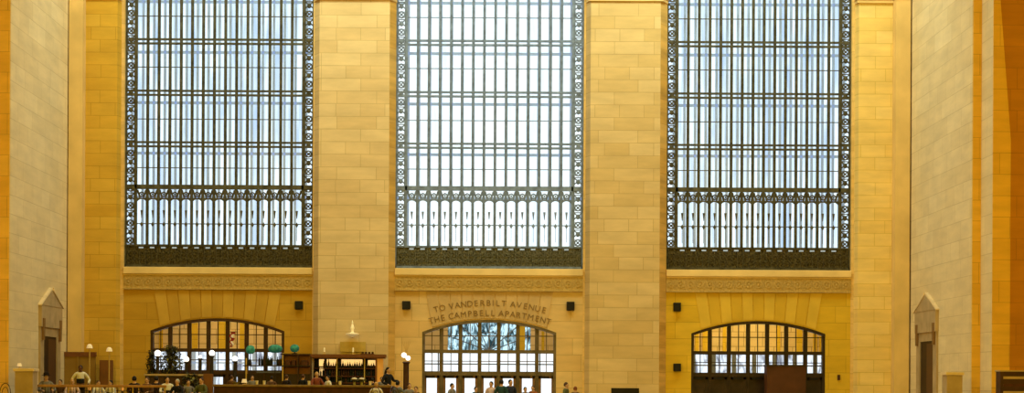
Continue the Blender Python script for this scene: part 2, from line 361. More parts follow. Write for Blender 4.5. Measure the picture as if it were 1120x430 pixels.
# ---------------------------------------------------------------- the three great windows
BW = 12*80/F
def great_window(n, x0, x1, metal, panel, oglass, label):
    root = thing('window_%d' % n, label, 'window', ((x0+x1)/2, YW+0.3, ZSILL), kind='structure')
    ox, oy, oz = root.location
    def part(bm, name, m):
        bm.v = [(a-ox, bb-oy, c-oz) for a, bb, c in bm.v]; return bm.build(name, m, root)
    y0, y1 = YW+0.25, YW+0.37
    g0, g1 = x0+BW, x1-BW; pitch = (g1-g0)/15
    zb, zbt = ZSILL, Z(270)
    b = MB(); b.box(x0, x0+0.06, y0-.05, y1, zb, ZTOPW); b.box(x1-0.06, x1, y0-.05, y1, zb, ZTOPW)
    b.box(g0-0.06, g0+0.04, y0-.03, y1, zbt, ZTOPW); b.box(g1-0.04, g1+0.06, y0-.03, y1, zbt, ZTOPW)
    b.box(x0, x1, y0-.05, y1, zb, zb+0.12); b.box(x0, x1, y0-.05, y1, ZTOPW-0.2, ZTOPW)
    part(b, 'frame', metal)
    for sx in (x0, g1):                                     # openwork bronze strips down both edges
        b = MB(); cx = sx+BW/2+(-0.01 if sx == x0 else 0.02); z = zbt; k = 0; P = 0.78
        while z < ZTOPW-0.4:
            b.ring(cx, y0, z+P*0.28, 0.135, 0.028, 0.08, 12)
            b.ball((cx, y0+0.03, z+P*0.28), (0.055, 0.04, 0.055), 6, 4)
            for q in range(4):
                a = PI/4+q*PI/2; b.tube([(cx+0.05*math.cos(a), y0+.03, z+P*.28+.05*math.sin(a)), (cx+0.19*math.cos(a), y0+.03, z+P*.28+.19*math.sin(a))], 0.022, 4)
            zc = z+P*0.76
            b.prism([(cx-0.16, zc-0.13), (cx+0.16, zc+0.13), (cx+0.16, zc+0.19), (cx-0.16, zc-0.06)], y0, y0+0.06)
            b.prism([(cx+0.16, zc-0.13), (cx-0.16, zc+0.13), (cx-0.16, zc+0.19), (cx+0.16, zc-0.06)], y0, y0+0.06)
            b.ball((cx, y0+0.02, zc), (0.10, 0.05, 0.12), 8, 5)
            b.box(cx-0.2, cx+0.2, y0+0.01, y0+0.05, z-0.02, z+0.02)
            b.box(cx-0.2, cx-0.15, y0, y0+0.06, z, z+P); b.box(cx+0.15, cx+0.2, y0, y0+0.06, z, z+P)
            z += P
        part(b, 'ornament_strip', metal)
    b = MB(); b.box(x0, x1, y0+0.02, y1, zb, zbt)            # pierced panel along the foot
    for k in range(32):
        xx = x0+(k+0.5)*(x1-x0)/32; b.box(xx-0.02, xx+0.02, y0-0.04, y0+0.02, zb, zbt)
    for k in range(31):
        xx = x0+(k+1)*(x1-x0)/32; b.ring(xx, y0-0.02, zb+0.36, 0.07, 0.018, 0.04, 8); b.ring(xx, y0-0.02, zb+0.62, 0.07, 0.018, 0.04, 8)
    part(b, 'foot_panel', panel)
    b = MB()
    for k in range(15): c_ = g0+(k+.5)*pitch; b.box(c_-.10, c_+.10, y0-.06, y0-.045, zbt-.13, zbt-.07)
    part(b, 'foot_panel_light_spots', 'outer_metal')  # glowing boxes painted in for daylight showing through gaps
    b = MB(); b.box(x0, x1, y0-0.04, y1, zbt-0.03, zbt+0.05); part(b, 'transom', metal)
    for k in range(1, 15):
        b = MB(); xx = g0+k*pitch; b.box(xx-0.06, xx+0.06, y0, y1, zbt, ZTOPW); b.box(xx-0.02, xx+0.02, y0-0.04, y0, zbt, ZTOPW)
        part(b, 'mullion', metal)
    rows = [-126.5, -69.5, -13, 43.5, 100, 156.5]
    for py in rows:
        b = MB()
        b.box(x0, x1, y0-0.02, y1, Z(py+1), Z(py-1)); b.box(x0, x1, y0-0.02, y1, Z(py+5.6), Z(py+3.6))
        part(b, 'transom', metal)
    b = MB(); b.box(x0, x1, y0-0.03, y1, Z(208), Z(203.2)); part(b, 'transom', metal)
    # ornament heads in the lowest row, one small arch and pendant per light
    b = MB(); zt, zl = Z(208), Z(222.5)
    for k in range(15):
        c = g0+(k+0.5)*pitch; hw = pitch/2
        for s in (-1, 1):
            arc = [(c+s*hw*math.cos(a*PI/12), zl-0.12+0.26*math.sin(a*PI/12)) for a in range(0, 7)]
            b.prism(arc+[(c, zl+0.20), (c+s*hw, zl+0.20)], y0+0.02, y0+0.07); b.prism([(c+s*0.05, zl+0.2), (c+s*0.11, zl+0.2), (c+s*hw, zt-0.03), (c+s*(hw-0.1), zt-0.03)], y0+0.02, y0+0.06)
        b.ring(c, y0-0.01, zt-0.24, 0.10, 0.03, 0.05, 8); b.ball((c, y0, zt-0.24), 0.045, 6, 4)
        zm = Z(246)
        b.box(c-hw, c+hw, y0+0.02, y0+0.06, zm-0.02, zm+0.02)
        b.prism([(c-0.055, zm+0.6), (c+0.055, zm+0.6), (c+0.012, zm+0.25), (c-0.012, zm+0.25)], y0+0.02, y0+0.05)
        b.prism([(c-0.07, zm-0.03), (c, zm-0.16), (c+0.07, zm-0.03), (c, zm+0.09)], y0+0.01, y0+0.05)
        b.box(c-0.01, c+0.01, y0+0.03, y0+0.05, zm-0.75, zm)
    part(b, 'ornament_band', metal)
    for py in (-94, -40, 18, 74, 131, 184.5):
        b = MB(); b.box(g0, g1, y0+0.05, y0+0.09, Z(py+0.45), Z(py-0.45)); part(b, 'muntin', metal)
    b = MB(); b.box(x0, x1, y1-0.01, y1, zbt, ZTOPW); part(b, 'pane', 'pane')
    # the outer skin of the double window, a walkway's width behind
    y2 = YW+1.75
    b = MB(); yy = y2
    for k in range(-1, 17):
        xx = g0+k*pitch; b.box(xx-0.055, xx+0.055, yy, yy+0.08, zb, ZTOPW)
    for py in rows+[205.5]: b.box(x0-1.2, x1+1.2, yy, yy+0.08, Z(py+9), Z(py+6))
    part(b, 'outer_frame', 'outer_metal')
    b = MB(); b.box(x0-1.3, x1+1.3, y2+0.1, y2+0.12, zb-0.4, ZTOPW+0.3); part(b, 'outer_pane', oglass)
    return root
great_window(1, *BAYS[0], 'bronze', 'bronze_panel', 'outer_glass', 'tall bronze-framed window at the left, with narrow upright panes')
great_window(2, *BAYS[1], 'bronze_mid', 'bronze_mid_panel', 'outer_glass_mid', 'tall bronze-framed window in the middle, brightest of the three')
great_window(3, *BAYS[2], 'bronze', 'bronze_panel', 'outer_glass', 'tall bronze-framed window at the right, with narrow upright panes')
# reveals closing the gap between the two skins
b = MB()
for x0, x1 in BAYS:
    b.box(x0-1.6, x0-1.3, YW+0.7, YW+2.0, 6.0, ZC); b.box(x1+1.3, x1+1.6, YW+0.7, YW+2.0, 6.0, ZC)
    b.box(x0-1.6, x1+1.6, YW+0.7, YW+2.0, 6.0, ZSILL-0.3); b.box(x0-1.6, x1+1.6, YW+0.7, YW+2.0, ZTOPW+0.3, ZTOPW+0.6)
trim(b, 'ceil', 'plaster lining of the passage between the two skins of the windows')

# ---------------------------------------------------------------- arched doorways
def arched_door(n, ac, frame_m, leaf_m, solid, label):
    root = thing('door_%d' % n, label, 'doorway', (ac, YW+0.3, 0), kind='structure')
    ox, oy, oz = root.location
    def part(bm, name, m, parent=root):
        bm.v = [(a-ox, bb-oy, c-oz) for a, bb, c in bm.v]; return bm.build(name, m, parent)
    y0, y1 = YW+0.18, YW+0.36
    b = MB(); N = 24
    for k in range(N):
        xa, xb = -AHW+2*AHW*k/N, -AHW+2*AHW*(k+1)/N
        b.prism([(ac+xa, arch_z(xa)), (ac+xb, arch_z(xb)), (ac+xb, arch_z(xb)-0.13), (ac+xa, arch_z(xa)-0.13)], y0-0.14, y1)
    b.box(ac-AHW, ac-AHW+0.12, y0-0.1, y1, 0, AZS); b.box(ac+AHW-0.12, ac+AHW, y0-0.1, y1, 0, AZS)
    part(b, 'frame', frame_m)
    pw = 2*AHW/7
    for k in range(1, 7):
        xx = -AHW+k*pw; b = MB(); b.box(ac+xx-0.085, ac+xx+0.085, y0, y1, 0, arch_z(xx)-0.05); b.box(ac+xx-0.03, ac+xx+0.03, y0-0.05, y0, 0, arch_z(xx)-0.05)
        part(b, 'mullion', frame_m)
    zA0, zA1 = Z(386.6), Z(382.8); zB0, zB1 = Z(411), Z(406.4)
    b = MB(); b.box(ac-AHW, ac+AHW, y0-0.03, y1, zA0, zA1); part(b, 'transom', frame_m)
    b = MB(); b.box(ac-AHW, ac+AHW, y0-0.03, y1, zB0, zB1); part(b, 'transom', frame_m)
    for k in range(7):
        xa, xb = -AHW+k*pw+0.085, -AHW+(k+1)*pw-0.085; xm = (xa+xb)/2
        b = MB(); b.box(ac+xm-0.02, ac+xm+0.02, y0+.05, y0+.09, zA1, arch_z(xm)-0.1); zz = Z(367.5); b.box(ac+xa, ac+xb, y0+.05, y0+.09, zz-0.02, zz+0.02)
        b.box(ac+xm-0.018, ac+xm+0.018, y0+.05, y0+.09, zB1, zA0); zz = (zB1+zA0)/2+0.05; b.box(ac+xa, ac+xb, y0+.05, y0+.09, zz-0.018, zz+0.018)
        part(b, 'glazing_bars', frame_m)
        b = MB(); b.prism([(ac+xa, zB1), (ac+xb, zB1), (ac+xb, arch_z(xb)-0.1), (ac+xa, arch_z(xa)-0.1)], y0+.10, y0+.11); part(b, 'pane', 'pane')
        # the door leaf of this bay
        b = MB(); st = 0.11
        b.box(ac+xa, ac+xa+st, y0+.04, y0+.12, 0.01, zB0); b.box(ac+xb-st, ac+xb, y0+.04, y0+.12, 0.01, zB0)
        b.box(ac+xa, ac+xb, y0+.04, y0+.12, zB0-0.12, zB0); b.box(ac+xa, ac+xb, y0+.04, y0+.12, 0.01, 0.3)
        if solid: b.box(ac+xa+st, ac+xb-st, y0+.06, y0+.1, 0.3, zB0-0.12)
        leaf = part(b, 'door_leaf', leaf_m)
        if not solid:
            b = MB(); b.box(ac+xa+st, ac+xb-st, y0+.075, y0+.085, 0.3, zB0-0.12); part(b, 'pane', 'pane', leaf)
        b = MB(); b.box(ac+xa+0.08, ac+xb-0.2, y0-0.02, y0+.04, zB0-0.1, zB0-0.02); part(b, 'door_closer', 'black', leaf)
        b = MB(); hx = ac+xb-0.06; b.tube([(hx, y0+.04, 0.9), (hx, y0-.02, 0.93), (hx, y0-.02, 1.2), (hx, y0+.04, 1.23)], 0.014, 6); part(b, 'handle', 'brass', leaf)
    return root
arched_door(1, ARCHX[0], 'wood_l', 'wood_l', False, 'arched wood and glass doorway at the left, behind the bar shelves')
arched_door(2, ARCHX[1], 'wood_m', 'leaf_m', False, 'arched wood and glass doorway in the middle under the inscription')
arched_door(3, ARCHX[2], 'wood_r', 'wood_r', True, 'arched dark wood doorway at the right, behind the brown booth')

# vestibule behind the arches
YB = 86.0
b = MB(); zo = 3.22
xs0 = -18.5
ops = [(a-2.98*YB/YW-0.2, a+2.98*YB/YW+0.2) for a in [c*YB/YW for c in ARCHX]]
edges = [xs0]+[e for o in ops for e in o]+[18.5]
for i in range(0, len(edges), 2): b.box(edges[i], edges[i+1], YB, YB+0.4, 0, 5.6)
for i, (x0, x1) in enumerate(ops):
    if i != 1: b.box(x0, x1, YB, YB+0.4, zo, 5.6)
cm = ARCHX[1]*YB/YW; fh = 1.98
b.box(ops[1][0], cm-fh, YB, YB+0.4, zo, 5.6); b.box(cm+fh, ops[1][1], YB, YB+0.4, zo, 5.6); b.box(cm-fh, cm+fh, YB, YB+0.4, 4.95, 5.6)
o = b.build('wall_vestibule', 'stone_vest'); struct(o, 'lit stone back wall of the vestibule seen through the arched doorways', 'wall')
b = MB()
for p0_, p1_ in ((174, 178), (209.5, 216), (238.5, 247.5), (262, 267), (760, 764), (768, 775), (790, 794), (849, 853), (871, 877), (889, 893), (896, 900), (568, 574), (592, 595)):
    b.box(X(p0_, YB), X(p1_, YB), YB-0.06, YB, zo+0.02, 5.6)
trim(b, 'stone_bayr', 'orange stone strips on the vestibule wall')
b = MB(); b.box(-18.5, 18.5, YW+0.7, YB+0.4, 5.6, 5.8); struct(b.build('ceiling_vestibule', 'ceil'), 'plaster ceiling of the vestibule behind the doorways', 'ceiling')
b = MB(); b.box(-18.7, -18.5, YW+0.7, YB+0.4, -0.3, 5.8); b.box(18.5, 18.7, YW+0.7, YB+0.4, -0.3, 5.8); struct(b.build('wall_vestibule_ends', 'stone_y'), 'end walls of the vestibule', 'wall')
for i, (x0, x1) in enumerate(ops):
    b = MB(); nb = 7
    wm = 'cl_greyblue' if i == 2 else 'bronze_mid' if i == 1 else 'outer_metal'
    for k in range(nb+1):
        xx = x0+(x1-x0)*(k+(0.32 if i != 1 else 0.0))/nb; w = 0.10 if i != 1 else 0.03
        if xx < x1: b.box(xx-w, xx+w, YB+0.1, YB+0.2, 0, zo)
    b.box(x0, x1, YB+0.1, YB+0.2, 2.56, 2.62); b.box(x0, x1, YB+0.1, YB+0.2, zo-0.06, zo)
    wr = struct(b.build('window_%d' % (4+i), wm), 'street-side glazing behind the %s doorway' % ['left', 'middle', 'right'][i], 'window')
    if i != 1:
        b = MB(); b.box(x0, x1, YB+0.14, YB+0.15, 0, zo); b.build('pane', 'street_glass', wr)
b = MB()
b.box(cm-fh, cm+fh, YB+0.1, YB+0.12, zo, 4.95)
fan = struct(b.build('window_7', 'fan_glass'), 'wavy bright fanlight glass seen through the top of the middle doorway', 'window')
b = MB()
for k in range(9):
    a = PI*k/8; b.tube([(cm, YB+0.05, zo), (cm+1.98*math.cos(a), YB+0.05, zo+1.75*math.sin(a))], 0.025, 4)
for k in range(12):
    b.tube([(cm+1.0*math.cos(PI*k/12), YB+0.05, zo+0.9*math.sin(PI*k/12)), (cm+1.0*math.cos(PI*(k+1)/12), YB+0.05, zo+0.9*math.sin(PI*(k+1)/12))], 0.02, 4)
b.build('glazing_bars', 'bronze_mid', fan)

# ---------------------------------------------------------------- side walls, floor, ceiling
YE = 69.6                                             # where the pale side walls end
b = MB(); b.box(-XC-3, -XC, YE, YW+0.7, -0.3, ZC); wl = struct(b.build('wall_left', 'stone_y'), 'pale stone side wall at the left with a gabled doorway', 'wall')
b = MB(); b.box(XC, XC+3, 69.1, YW+0.7, -0.3, ZC); wr = struct(b.build('wall_right', 'stone_y'), 'pale stone side wall at the right with a gabled doorway', 'wall')
# end faces and the next piers towards the camera
b = MB(); b.box(-XC-4, -XC-0.02, YE-0.06, YE, -0.3, ZC); trim(b, 'stone_lit', 'stone return at the far left edge, warm light put into its colour')
b = MB(); b.box(XC+0.02, XC+0.34, 69.04, 69.1, -0.3, ZC); trim(b, 'stone_lit', 'thin stone return on the right side wall, warm light put into its colour')
b = MB(); b.box(XC+0.33, XC+3.2, 67.45, 69.1, -0.3, ZC); trim(b, 'stone_y', 'pale stone jamb beside the right side wall')
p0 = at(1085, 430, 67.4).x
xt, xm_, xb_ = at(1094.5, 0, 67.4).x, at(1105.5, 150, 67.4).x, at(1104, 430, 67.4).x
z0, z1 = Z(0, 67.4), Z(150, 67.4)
b = MB(); b.prism([(p0-0.01, -0.3), (xb_, -0.3), (xm_, z1), (xt, z0), (xt-0.5, ZC), (p0-0.01, ZC)], 67.38, 67.45); trim(b, 'stone_lit', 'lit part of the stone wall at the right, cut along a slanting shadow edge')  # slanted outline shapes a shadow edge on the wall
b = MB(); b.box(p0+0.01, XC+6, 67.42, 67.46, -0.3, ZC); trim(b, 'stone_shade', 'stone wall at the far right edge, shade put into its colour')  # darker stone colour paints the shade past the slanted edge
# rest of the hall, out of the picture
for s, nm in ((-1, 'left'), (1, 'right')):
    b = MB(); x = s*23.0; b.box(min(x, x+s*0.5), max(x, x+s*0.5), -14, 68, -6.2, ZC); struct(b.build('wall_hall_%s' % nm, 'stone_y'), 'long stone wall of the hall on the %s, nearer the camera' % nm, 'wall')
b = MB(); b.box(-23.5, 23.5, -14.5, -14, -6.2, ZC); struct(b.build('wall_east', 'stone_x'), 'stone wall behind the camera', 'wall')
b = MB(); b.box(-23.5, 23.5, -14.5, YW+2.0, ZC, ZC+0.4); struct(b.build('ceiling', 'ceil'), 'vaulted hall ceiling above the picture', 'ceiling')
b = MB(); b.box(-23.5, 23.5, 58, YB+0.4, -0.4, 0); struct(b.build('floor', 'floor'), 'pale marble floor of the balcony', 'floor')
b = MB(); b.box(-23.5, 23.5, -14.5, 58, -6.4, -6); struct(b.build('floor_concourse', 'floor'), 'pale marble floor of the hall below', 'floor')
b = MB(); b.box(-23.5, 23.5, 57.8, 58, -6.4, 0); struct(b.build('wall_balcony_front', 'stone_x'), 'stone front of the balcony', 'wall')
PZ = 0.55
b = MB(); b.box(-XC, X(430, 77)+0.6, 65.5, 79.3, 0, PZ); struct(b.build('floor_platform', 'bar_wood'), 'raised wooden platform of the restaurant', 'floor')

# gabled doorways in the side walls
def side_door(n, s, label):
    root = thing('door_%d' % n, label, 'doorway', (s*XC, 75.9, 0), kind='structure')
    def part(bm, name, m):
        bm.v = [(-s*a, bb, c) for a, bb, c in bm.v]; return bm.build(name, m, root)   # a = distance out of the wall
    w = 1.75
    def zz(py, y=76.0): return Z(py, y)
    zg, ze, zl, zo = zz(319), zz(338), zz(352), zz(371)
    b = MB(); b.prism_x([(-w, ze), (w, ze), (0.05, zg)], 0, 0.16); b.prism_x([(-w-0.05, ze-0.9), (w+0.05, ze-0.9), (w+0.05, ze), (-w-0.05, ze)], 0, 0.14)
    part(b, 'pediment', 'grey_stone')
    b = MB(); b.prism_x([(0, zg+0.06), (w+0.12, ze+0.02), (w+0.12, ze-0.03), (0, zg-0.08)], 0.0, 0.2); b.prism_x([(0, zg+0.06), (-w-0.12, ze+0.02), (-w-0.12, ze-0.03), (0, zg-0.02)], 0.0, 0.15)
    part(b, 'gable_cornice', 'pale_stone')
    for q in (-1, 1):
        b = MB(); c = q*(w-0.3); b.prism_x([(c-0.3, 0), (c+0.3, 0), (c+0.3, zl), (c-0.3, zl)], 0, 0.08); part(b, 'jamb', 'grey_stone')
        b = MB(); b.prism_x([(c-0.12, zl-0.9), (c+0.12, zl-0.9), (c+0.18, zl), (c-0.18, zl)], 0.08, 0.17); part(b, 'bracket', 'bracket')
    b = MB(); b.prism_x([(-w+0.6, zo), (w-0.6, zo), (w-0.6, zl), (-w+0.6, zl)], 0, 0.06); part(b, 'lintel', 'grey_stone')
    b = MB(); b.prism_x([(-w+0.6, 0), (w-0.6, 0), (w-0.6, zo), (-w+0.6, zo)], 0, 0.02); part(b, 'door_leaf', 'door_dark')
    b = MB(); b.prism_x([(-w+1.55, 0.1), (w-0.7, 0.1), (w-0.7, zo-0.1), (-w+1.55, zo-0.1)] if s < 0 else [(-w+0.65, 0.1), (0.1, 0.1), (0.1, zo-0.1), (-w+0.65, zo-0.1)], 0.02, 0.03); part(b, 'door_panel', 'door_red')
    return root
side_door(4, -1, 'gabled stone doorway in the left side wall with a dark door')
side_door(5, 1, 'gabled stone doorway in the right side wall with a dark opening')

def pedestal(px0, px1, py, d, label):
    a, c = at(px0, py, d), at(px1, py, d); w = c.x-a.x; h = a.z
    r = thing('pedestal', label, 'pedestal', ((a.x+c.x)/2, d+0.4, 0))
    b = MB(); b.box(-w/2+.03, w/2-.03, -0.36, 0.36, 0.0, h-0.12); b.box(-w/2, w/2, -.4, .4, 0, 0.25); b.build('shaft', 'grey_stone', r, bevel=0.015)
    b = MB(); b.box(-w/2-.02, w/2+.02, -0.42, 0.42, h-0.12, h); b.build('cap', 'pale_stone', r, bevel=0.015)
    return r
p = pedestal(15, 36.5, 403, 68.6, 'square stone pedestal with a pale cap at the far left')
p.location.z = 0; 
pedestal(1035, 1054, 407, 68.0, 'square stone pedestal with a pale cap beside the right gabled doorway')
r = thing('table_lamp', 'tiny glowing lamp on the stone pedestal at the far left', 'lamp', (at(19, 403, 68.6).x, 68.9, at(19, 403, 68.6).z))
b = MB(); b.lathe([(0.06, 0), (0.06, 0.02), (0.015, 0.03), (0.015, 0.08)], n=10); b.build('base', 'brass', r)
b = MB(); b.lathe([(0.1, 0.08), (0.06, 0.2)], n=10); b.build('shade', 'cream', r)

# dark wall-mounted boxes
for px, py, w, h, lab in ((327, 334, 8.5, 9, 'square black box on the wall left of the first wide pier'), (444.5, 334, 9, 9, 'square black box on the wall just left of the inscription'),
                       (624, 335, 8.5, 9.5, 'square black box on the wall just right of the inscription'), (740.5, 336, 8, 9.5, 'upper black box on the wall left of the right doorway'),
                       (740.5, 402, 8, 8.5, 'lower black box on the wall left of the right doorway')):
    c = at(px, py, 80); ww, hh = w/S80/2, h/S80/2
    r = thing('wall_speaker', lab, 'speaker', (c.x, YW+0.05, c.z), group='black boxes on the window wall')
    b = MB(); b.box(-ww, ww, -0.2, 0, -hh, hh); b.build('cabinet', 'black', r, bevel=0.015)
    b = MB(); b.box(-ww+.03, ww-.03, -0.215, -0.2, -hh+.03, hh-.03); b.build('grille', 'black', r)
c = at(917.5, 413, 80)
r = thing('call_box', 'small dark box on the wall right of the right doorway', 'box', (c.x, YW+0.05, c.z))
b = MB(); b.box(-.06, .06, -.06, 0, -.12, .12); b.build('case', 'bar_wood', r, bevel=0.01); b = MB(); b.box(-.03, .03, -.075, -.06, -.02, .06); b.build('button_plate', 'iron', r)

# ---------------------------------------------------------------- inscription
def glyph_line(text, pcx, arc_base, ppx, parent, hgt, px0, px1):
    """letters spread between px0 and px1 and set along a shallow arc"""
    b = MB(); n = len(text)
    adv = []
    for ch in text: adv.append(0.45 if ch == ' ' else 0.5 if ch == 'I' else 1.25 if ch in 'MW' else 1.0)
    tot = sum(adv); acc = 0
    dg = None
    for ch, a in zip(text, adv):
        mid = (acc+a/2)/tot; acc += a
        if ch == ' ': b.build('word', 'letter', parent); b = MB(); continue
        px = px0+(px1-px0)*mid; x = X(px); dx = x-ARCHX[1]
        Rr = 9.5; z = arc_base - Rr + math.sqrt(Rr*Rr-dx*dx); th = -math.asin(dx/Rr)
        cu = bpy.data.curves.new('glyph', 'FONT'); cu.body = ch; cu.size = hgt*1.38; cu.align_x = 'CENTER'; cu.extrude = 0.008; cu.offset = -0.002
        cu.resolution_u = 3
        o = bpy.data.objects.new('glyph', cu); C.objects.link(o)
        me = bpy.data.meshes.new_from_object(o.evaluated_get(bpy.context.evaluated_depsgraph_get()))
        mt = Matrix.Translation((x, YW+0.005, z)) @ Matrix.Rotation(-th, 4, 'Y') @ Matrix.Rotation(PI/2, 4, 'X')
        b.add([mt @ v.co for v in me.vertices], [tuple(p.vertices) for p in me.polygons])
        zc = z
        bpy.data.objects.remove(o); bpy.data.curves.remove(cu); bpy.data.meshes.remove(me)
    b.build('word', 'letter', parent)
ins = thing('inscription', 'carved lettering TO VANDERBILT AVENUE THE CAMPBELL APARTMENT over the middle doorway', 'inscription')
glyph_line('TO VANDERBILT AVENUE', 0, Z(334.5), 0, ins, 0.27, 474, 597)
glyph_line('THE CAMPBELL APARTMENT', 0, Z(345.5), 0, ins, 0.27, 469, 602)

# ---------------------------------------------------------------- right-hand side objects
# red-brown booth in front of the right doorway
a = at(839, 399, 78.4); c = at(881.5, 399, 78.4); w = c.x-a.x
r = thing('booth', 'tall red-brown wooden booth in front of the right doorway', 'booth', ((a.x+c.x)/2, 78.8, 0))
b = MB(); b.box(-w/2, w/2, -0.4, 0.4, 0, a.z-0.08); b.build('body', 'booth', r)
b = MB(); b.box(-w/2-.02, w/2+.02, -0.43, 0.43, a.z-0.08, a.z); b.build('top', 'wood_r', r)
b = MB(); b.box(-w/2+.1, w/2-.1, -0.42, -0.4, 0.2, a.z-0.2); b.build('front_panel', 'booth', r)
# black screen on a stand below the right pier
a = at(668.5, 424.5, 72); c = at(699, 424.5, 72); w = c.x-a.x
r = thing('display_screen', 'black flat screen on a stand in front of the right pier', 'screen', ((a.x+c.x)/2, 72, 0))
b = MB(); b.box(-w/2, w/2, -0.04, 0.04, a.z-0.66, a.z); b.build('screen', 'black', r, bevel=0.01)
b = MB(); b.lathe([(0.03, 0.03), (0.03, a.z-0.6)], n=10); b.build('pole', 'iron', r)
b = MB(); b.box(-.3, .3, -.2, .2, 0, .03); b.build('base', 'iron', r)
# dark slatted cabinet at far right
a = at(1094.5, 405, 63.5); c = at(1124, 405, 63.5); w = c.x-a.x
r = thing('cabinet', 'dark brown slatted cabinet at the far right edge', 'cabinet', ((a.x+c.x)/2, 63.8, 0))
b = MB(); b.box(-w/2, w/2, -.28, .3, 0, a.z-.05); b.build('case', 'wood_l', r)
b = MB(); b.box(-w/2-.03, w/2+.03, -.33, .32, a.z-.05, a.z); b.build('top', 'grey_stone', r)
for k in range(5):
    b = MB(); zk = a.z-0.22-k*0.26; b.box(-w/2+.1, w/2-.05, -.31, -.28, zk-.09, zk); b.build('slat', ['grey_stone', 'bar_wood'][k % 2], r)

# ---------------------------------------------------------------- lamps and posts
def globe_lamp(px, py, rpx, d, label, zfoot, gmat='white_emit', post='iron', twin=False, group=None, pr=0.07):
    c = at(px, py, d); R = 0.9*rpx*d/F
    r = thing('globe_lamp', label, 'lamp', (c.x, d, zfoot), group=group); h = c.z-zfoot
    b = MB(); b.lathe([(0.16, 0), (0.16, 0.05), (pr*1.3, 0.12), (pr, 0.3), (pr, h-R-0.06), (pr*1.6, h-R-0.03), (pr*1.2, h-R+0.02)], n=12); b.build('post', post, r)
    b = MB(); b.ball((0, 0, h), R, 14, 10); b.build('globe', gmat, r, smooth=True)
    if twin: pass
    return r
for px, py, rp, lab in ((172.5, 386.5, 3.9, 'white globe lamp furthest left in front of the left doorway'), (203.8, 393, 3.4, 'white globe lamp second from left at the left doorway'),
                    (219, 390.5, 2.2, 'smallest white globe lamp, between two others at the left doorway'), (231.8, 386.3, 3.6, 'white globe lamp at the centre of the left doorway'),
                    (257, 392.5, 3.4, 'white globe lamp furthest right, left of the teal shades')):
    globe_lamp(px, py, rp, 76.5, lab, PZ, group='globe lamps in the restaurant')
c = at(444.3, 391, 76)
r = thing('torch_lamp', 'thick dark column lamp with two bright globes left of the middle doorway', 'lamp', (c.x, 76, 0))
b = MB(); zt = at(444, 395.5, 76).z; b.lathe([(0.24, 0), (0.24, 0.12), (0.15, 0.2), (0.125, 0.5), (0.12, zt-0.1), (0.17, zt-0.04), (0.12, zt)], n=14); b.build('column', 'wood_l', r)
for px, py, rp in ((441.8, 388.6, 2.9), (446.3, 391.8, 2.7)):
    p = at(px, py, 76); b = MB(); b.ball((p.x-c.x, 0, p.z), rp*76/F, 12, 8); b.build('globe', 'white_emit', r, smooth=True)
b = MB()
for k in range(5):
    a = -0.5+k*0.25; b.tube([(0, 0, zt), (0.1*math.sin(a), 0.1, zt+0.5), (0.35*math.sin(a), 0.1, zt+0.85)], 0.008, 4)
b.build('wire_spray', 'brass', r)
for px, py, lab in ((98, 379, 'slim floor lamp with a small glowing head, behind the waiter'), (119.5, 382.5, 'slim floor lamp with a small glowing head, right of the red-brown panel')):
    c = at(px, py, 77.5)
    r = thing('floor_lamp', lab, 'lamp', (c.x, 77.5, PZ), group='slim floor lamps'); h = c.z-PZ
    b = MB(); b.lathe([(0.15, 0), (0.15, 0.03), (0.03, 0.06), (0.03, h-0.1)], n=10); b.tube([(0, 0, h-0.1), (0.22*(1 if px < 110 else -1)*0.0+0.03, 0, h-.05)], 0.02, 6); b.build('pole', 'brass', r)
    b = MB(); b.lathe([(0.14, h-0.08), (0.11, h+0.04), (0.05, h+0.1)], n=12); b.build('shade', 'cream', r)
# partition boards on the left
a = at(66, 385, 78.6); c = at(104, 385, 78.6); w = c.x-a.x
r = thing('partition_board', 'wide olive-brown partition board behind the waiter', 'partition', ((a.x+c.x)/2, 78.7, PZ))
b = MB(); b.box(-w/2, w/2, -.05, .05, 0, a.z-PZ-0.2); b.build('board', 'screen', r); b = MB(); b.box(-w/2-.03, w/2+.03, -.09, .09, a.z-PZ-.2, a.z-PZ); b.build('top_rail', 'screen_top', r)
b = MB(); b.box(-.04, .04, -.09, .05, 0, a.z-PZ-.2); b.build('stile', 'screen', r)
a = at(108.5, 394, 78.4); c = at(121, 394, 78.4); w = c.x-a.x
r = thing('cabinet', 'narrow red-brown upright cabinet between the two slim floor lamps', 'cabinet', ((a.x+c.x)/2, 78.7, PZ))
b = MB(); b.box(-w/2, w/2, -.25, .25, 0, a.z-PZ); b.build('case', 'red_door', r); b = MB(); b.box(-w/2+.05, w/2-.05, -.27, -.25, .1, a.z-PZ-.08); dd = b.build('door', 'red_door', r)
b = MB(); b.ball((w/2-.1, -.29, 1.0), .025, 6, 4); b.build('knob', 'brass', dd)

# rail on the left
def rail(px0, px1, py, d, label):
    a, c = at(px0, py, d), at(px1, py, d)
    r = thing('railing', label, 'railing', ((a.x+c.x)/2, d, PZ)); w = c.x-a.x; h = a.z-PZ
    b = MB(); b.box(-w/2, w/2, -.07, .07, h-.1, h); b.build('top_rail', 'rail', r, bevel=0.015)
    b = MB(); b.box(-w/2, w/2, -.03, .03, .12, .17); b.build('bottom_rail', 'rail', r)
    for k in range(5):
        b = MB(); x = -w/2+.05+k*(w-.1)/4; b.lathe([(.05, 0), (.05, .06), (.025, .1), (.025, h-.1)], x, 0, 0, 8); b.build('post', 'brass', r)
    b = MB()
    for k in range(40):
        x = -w/2+.1+(k+.5)*(w-.2)/40; b.box(x-.008, x+.008, -.008, .008, .17, h-.1)
    b.build('balusters', 'iron', r)
rail(38, 182, 420.6, 69.5, 'long wooden rail in front of the diners at the left')

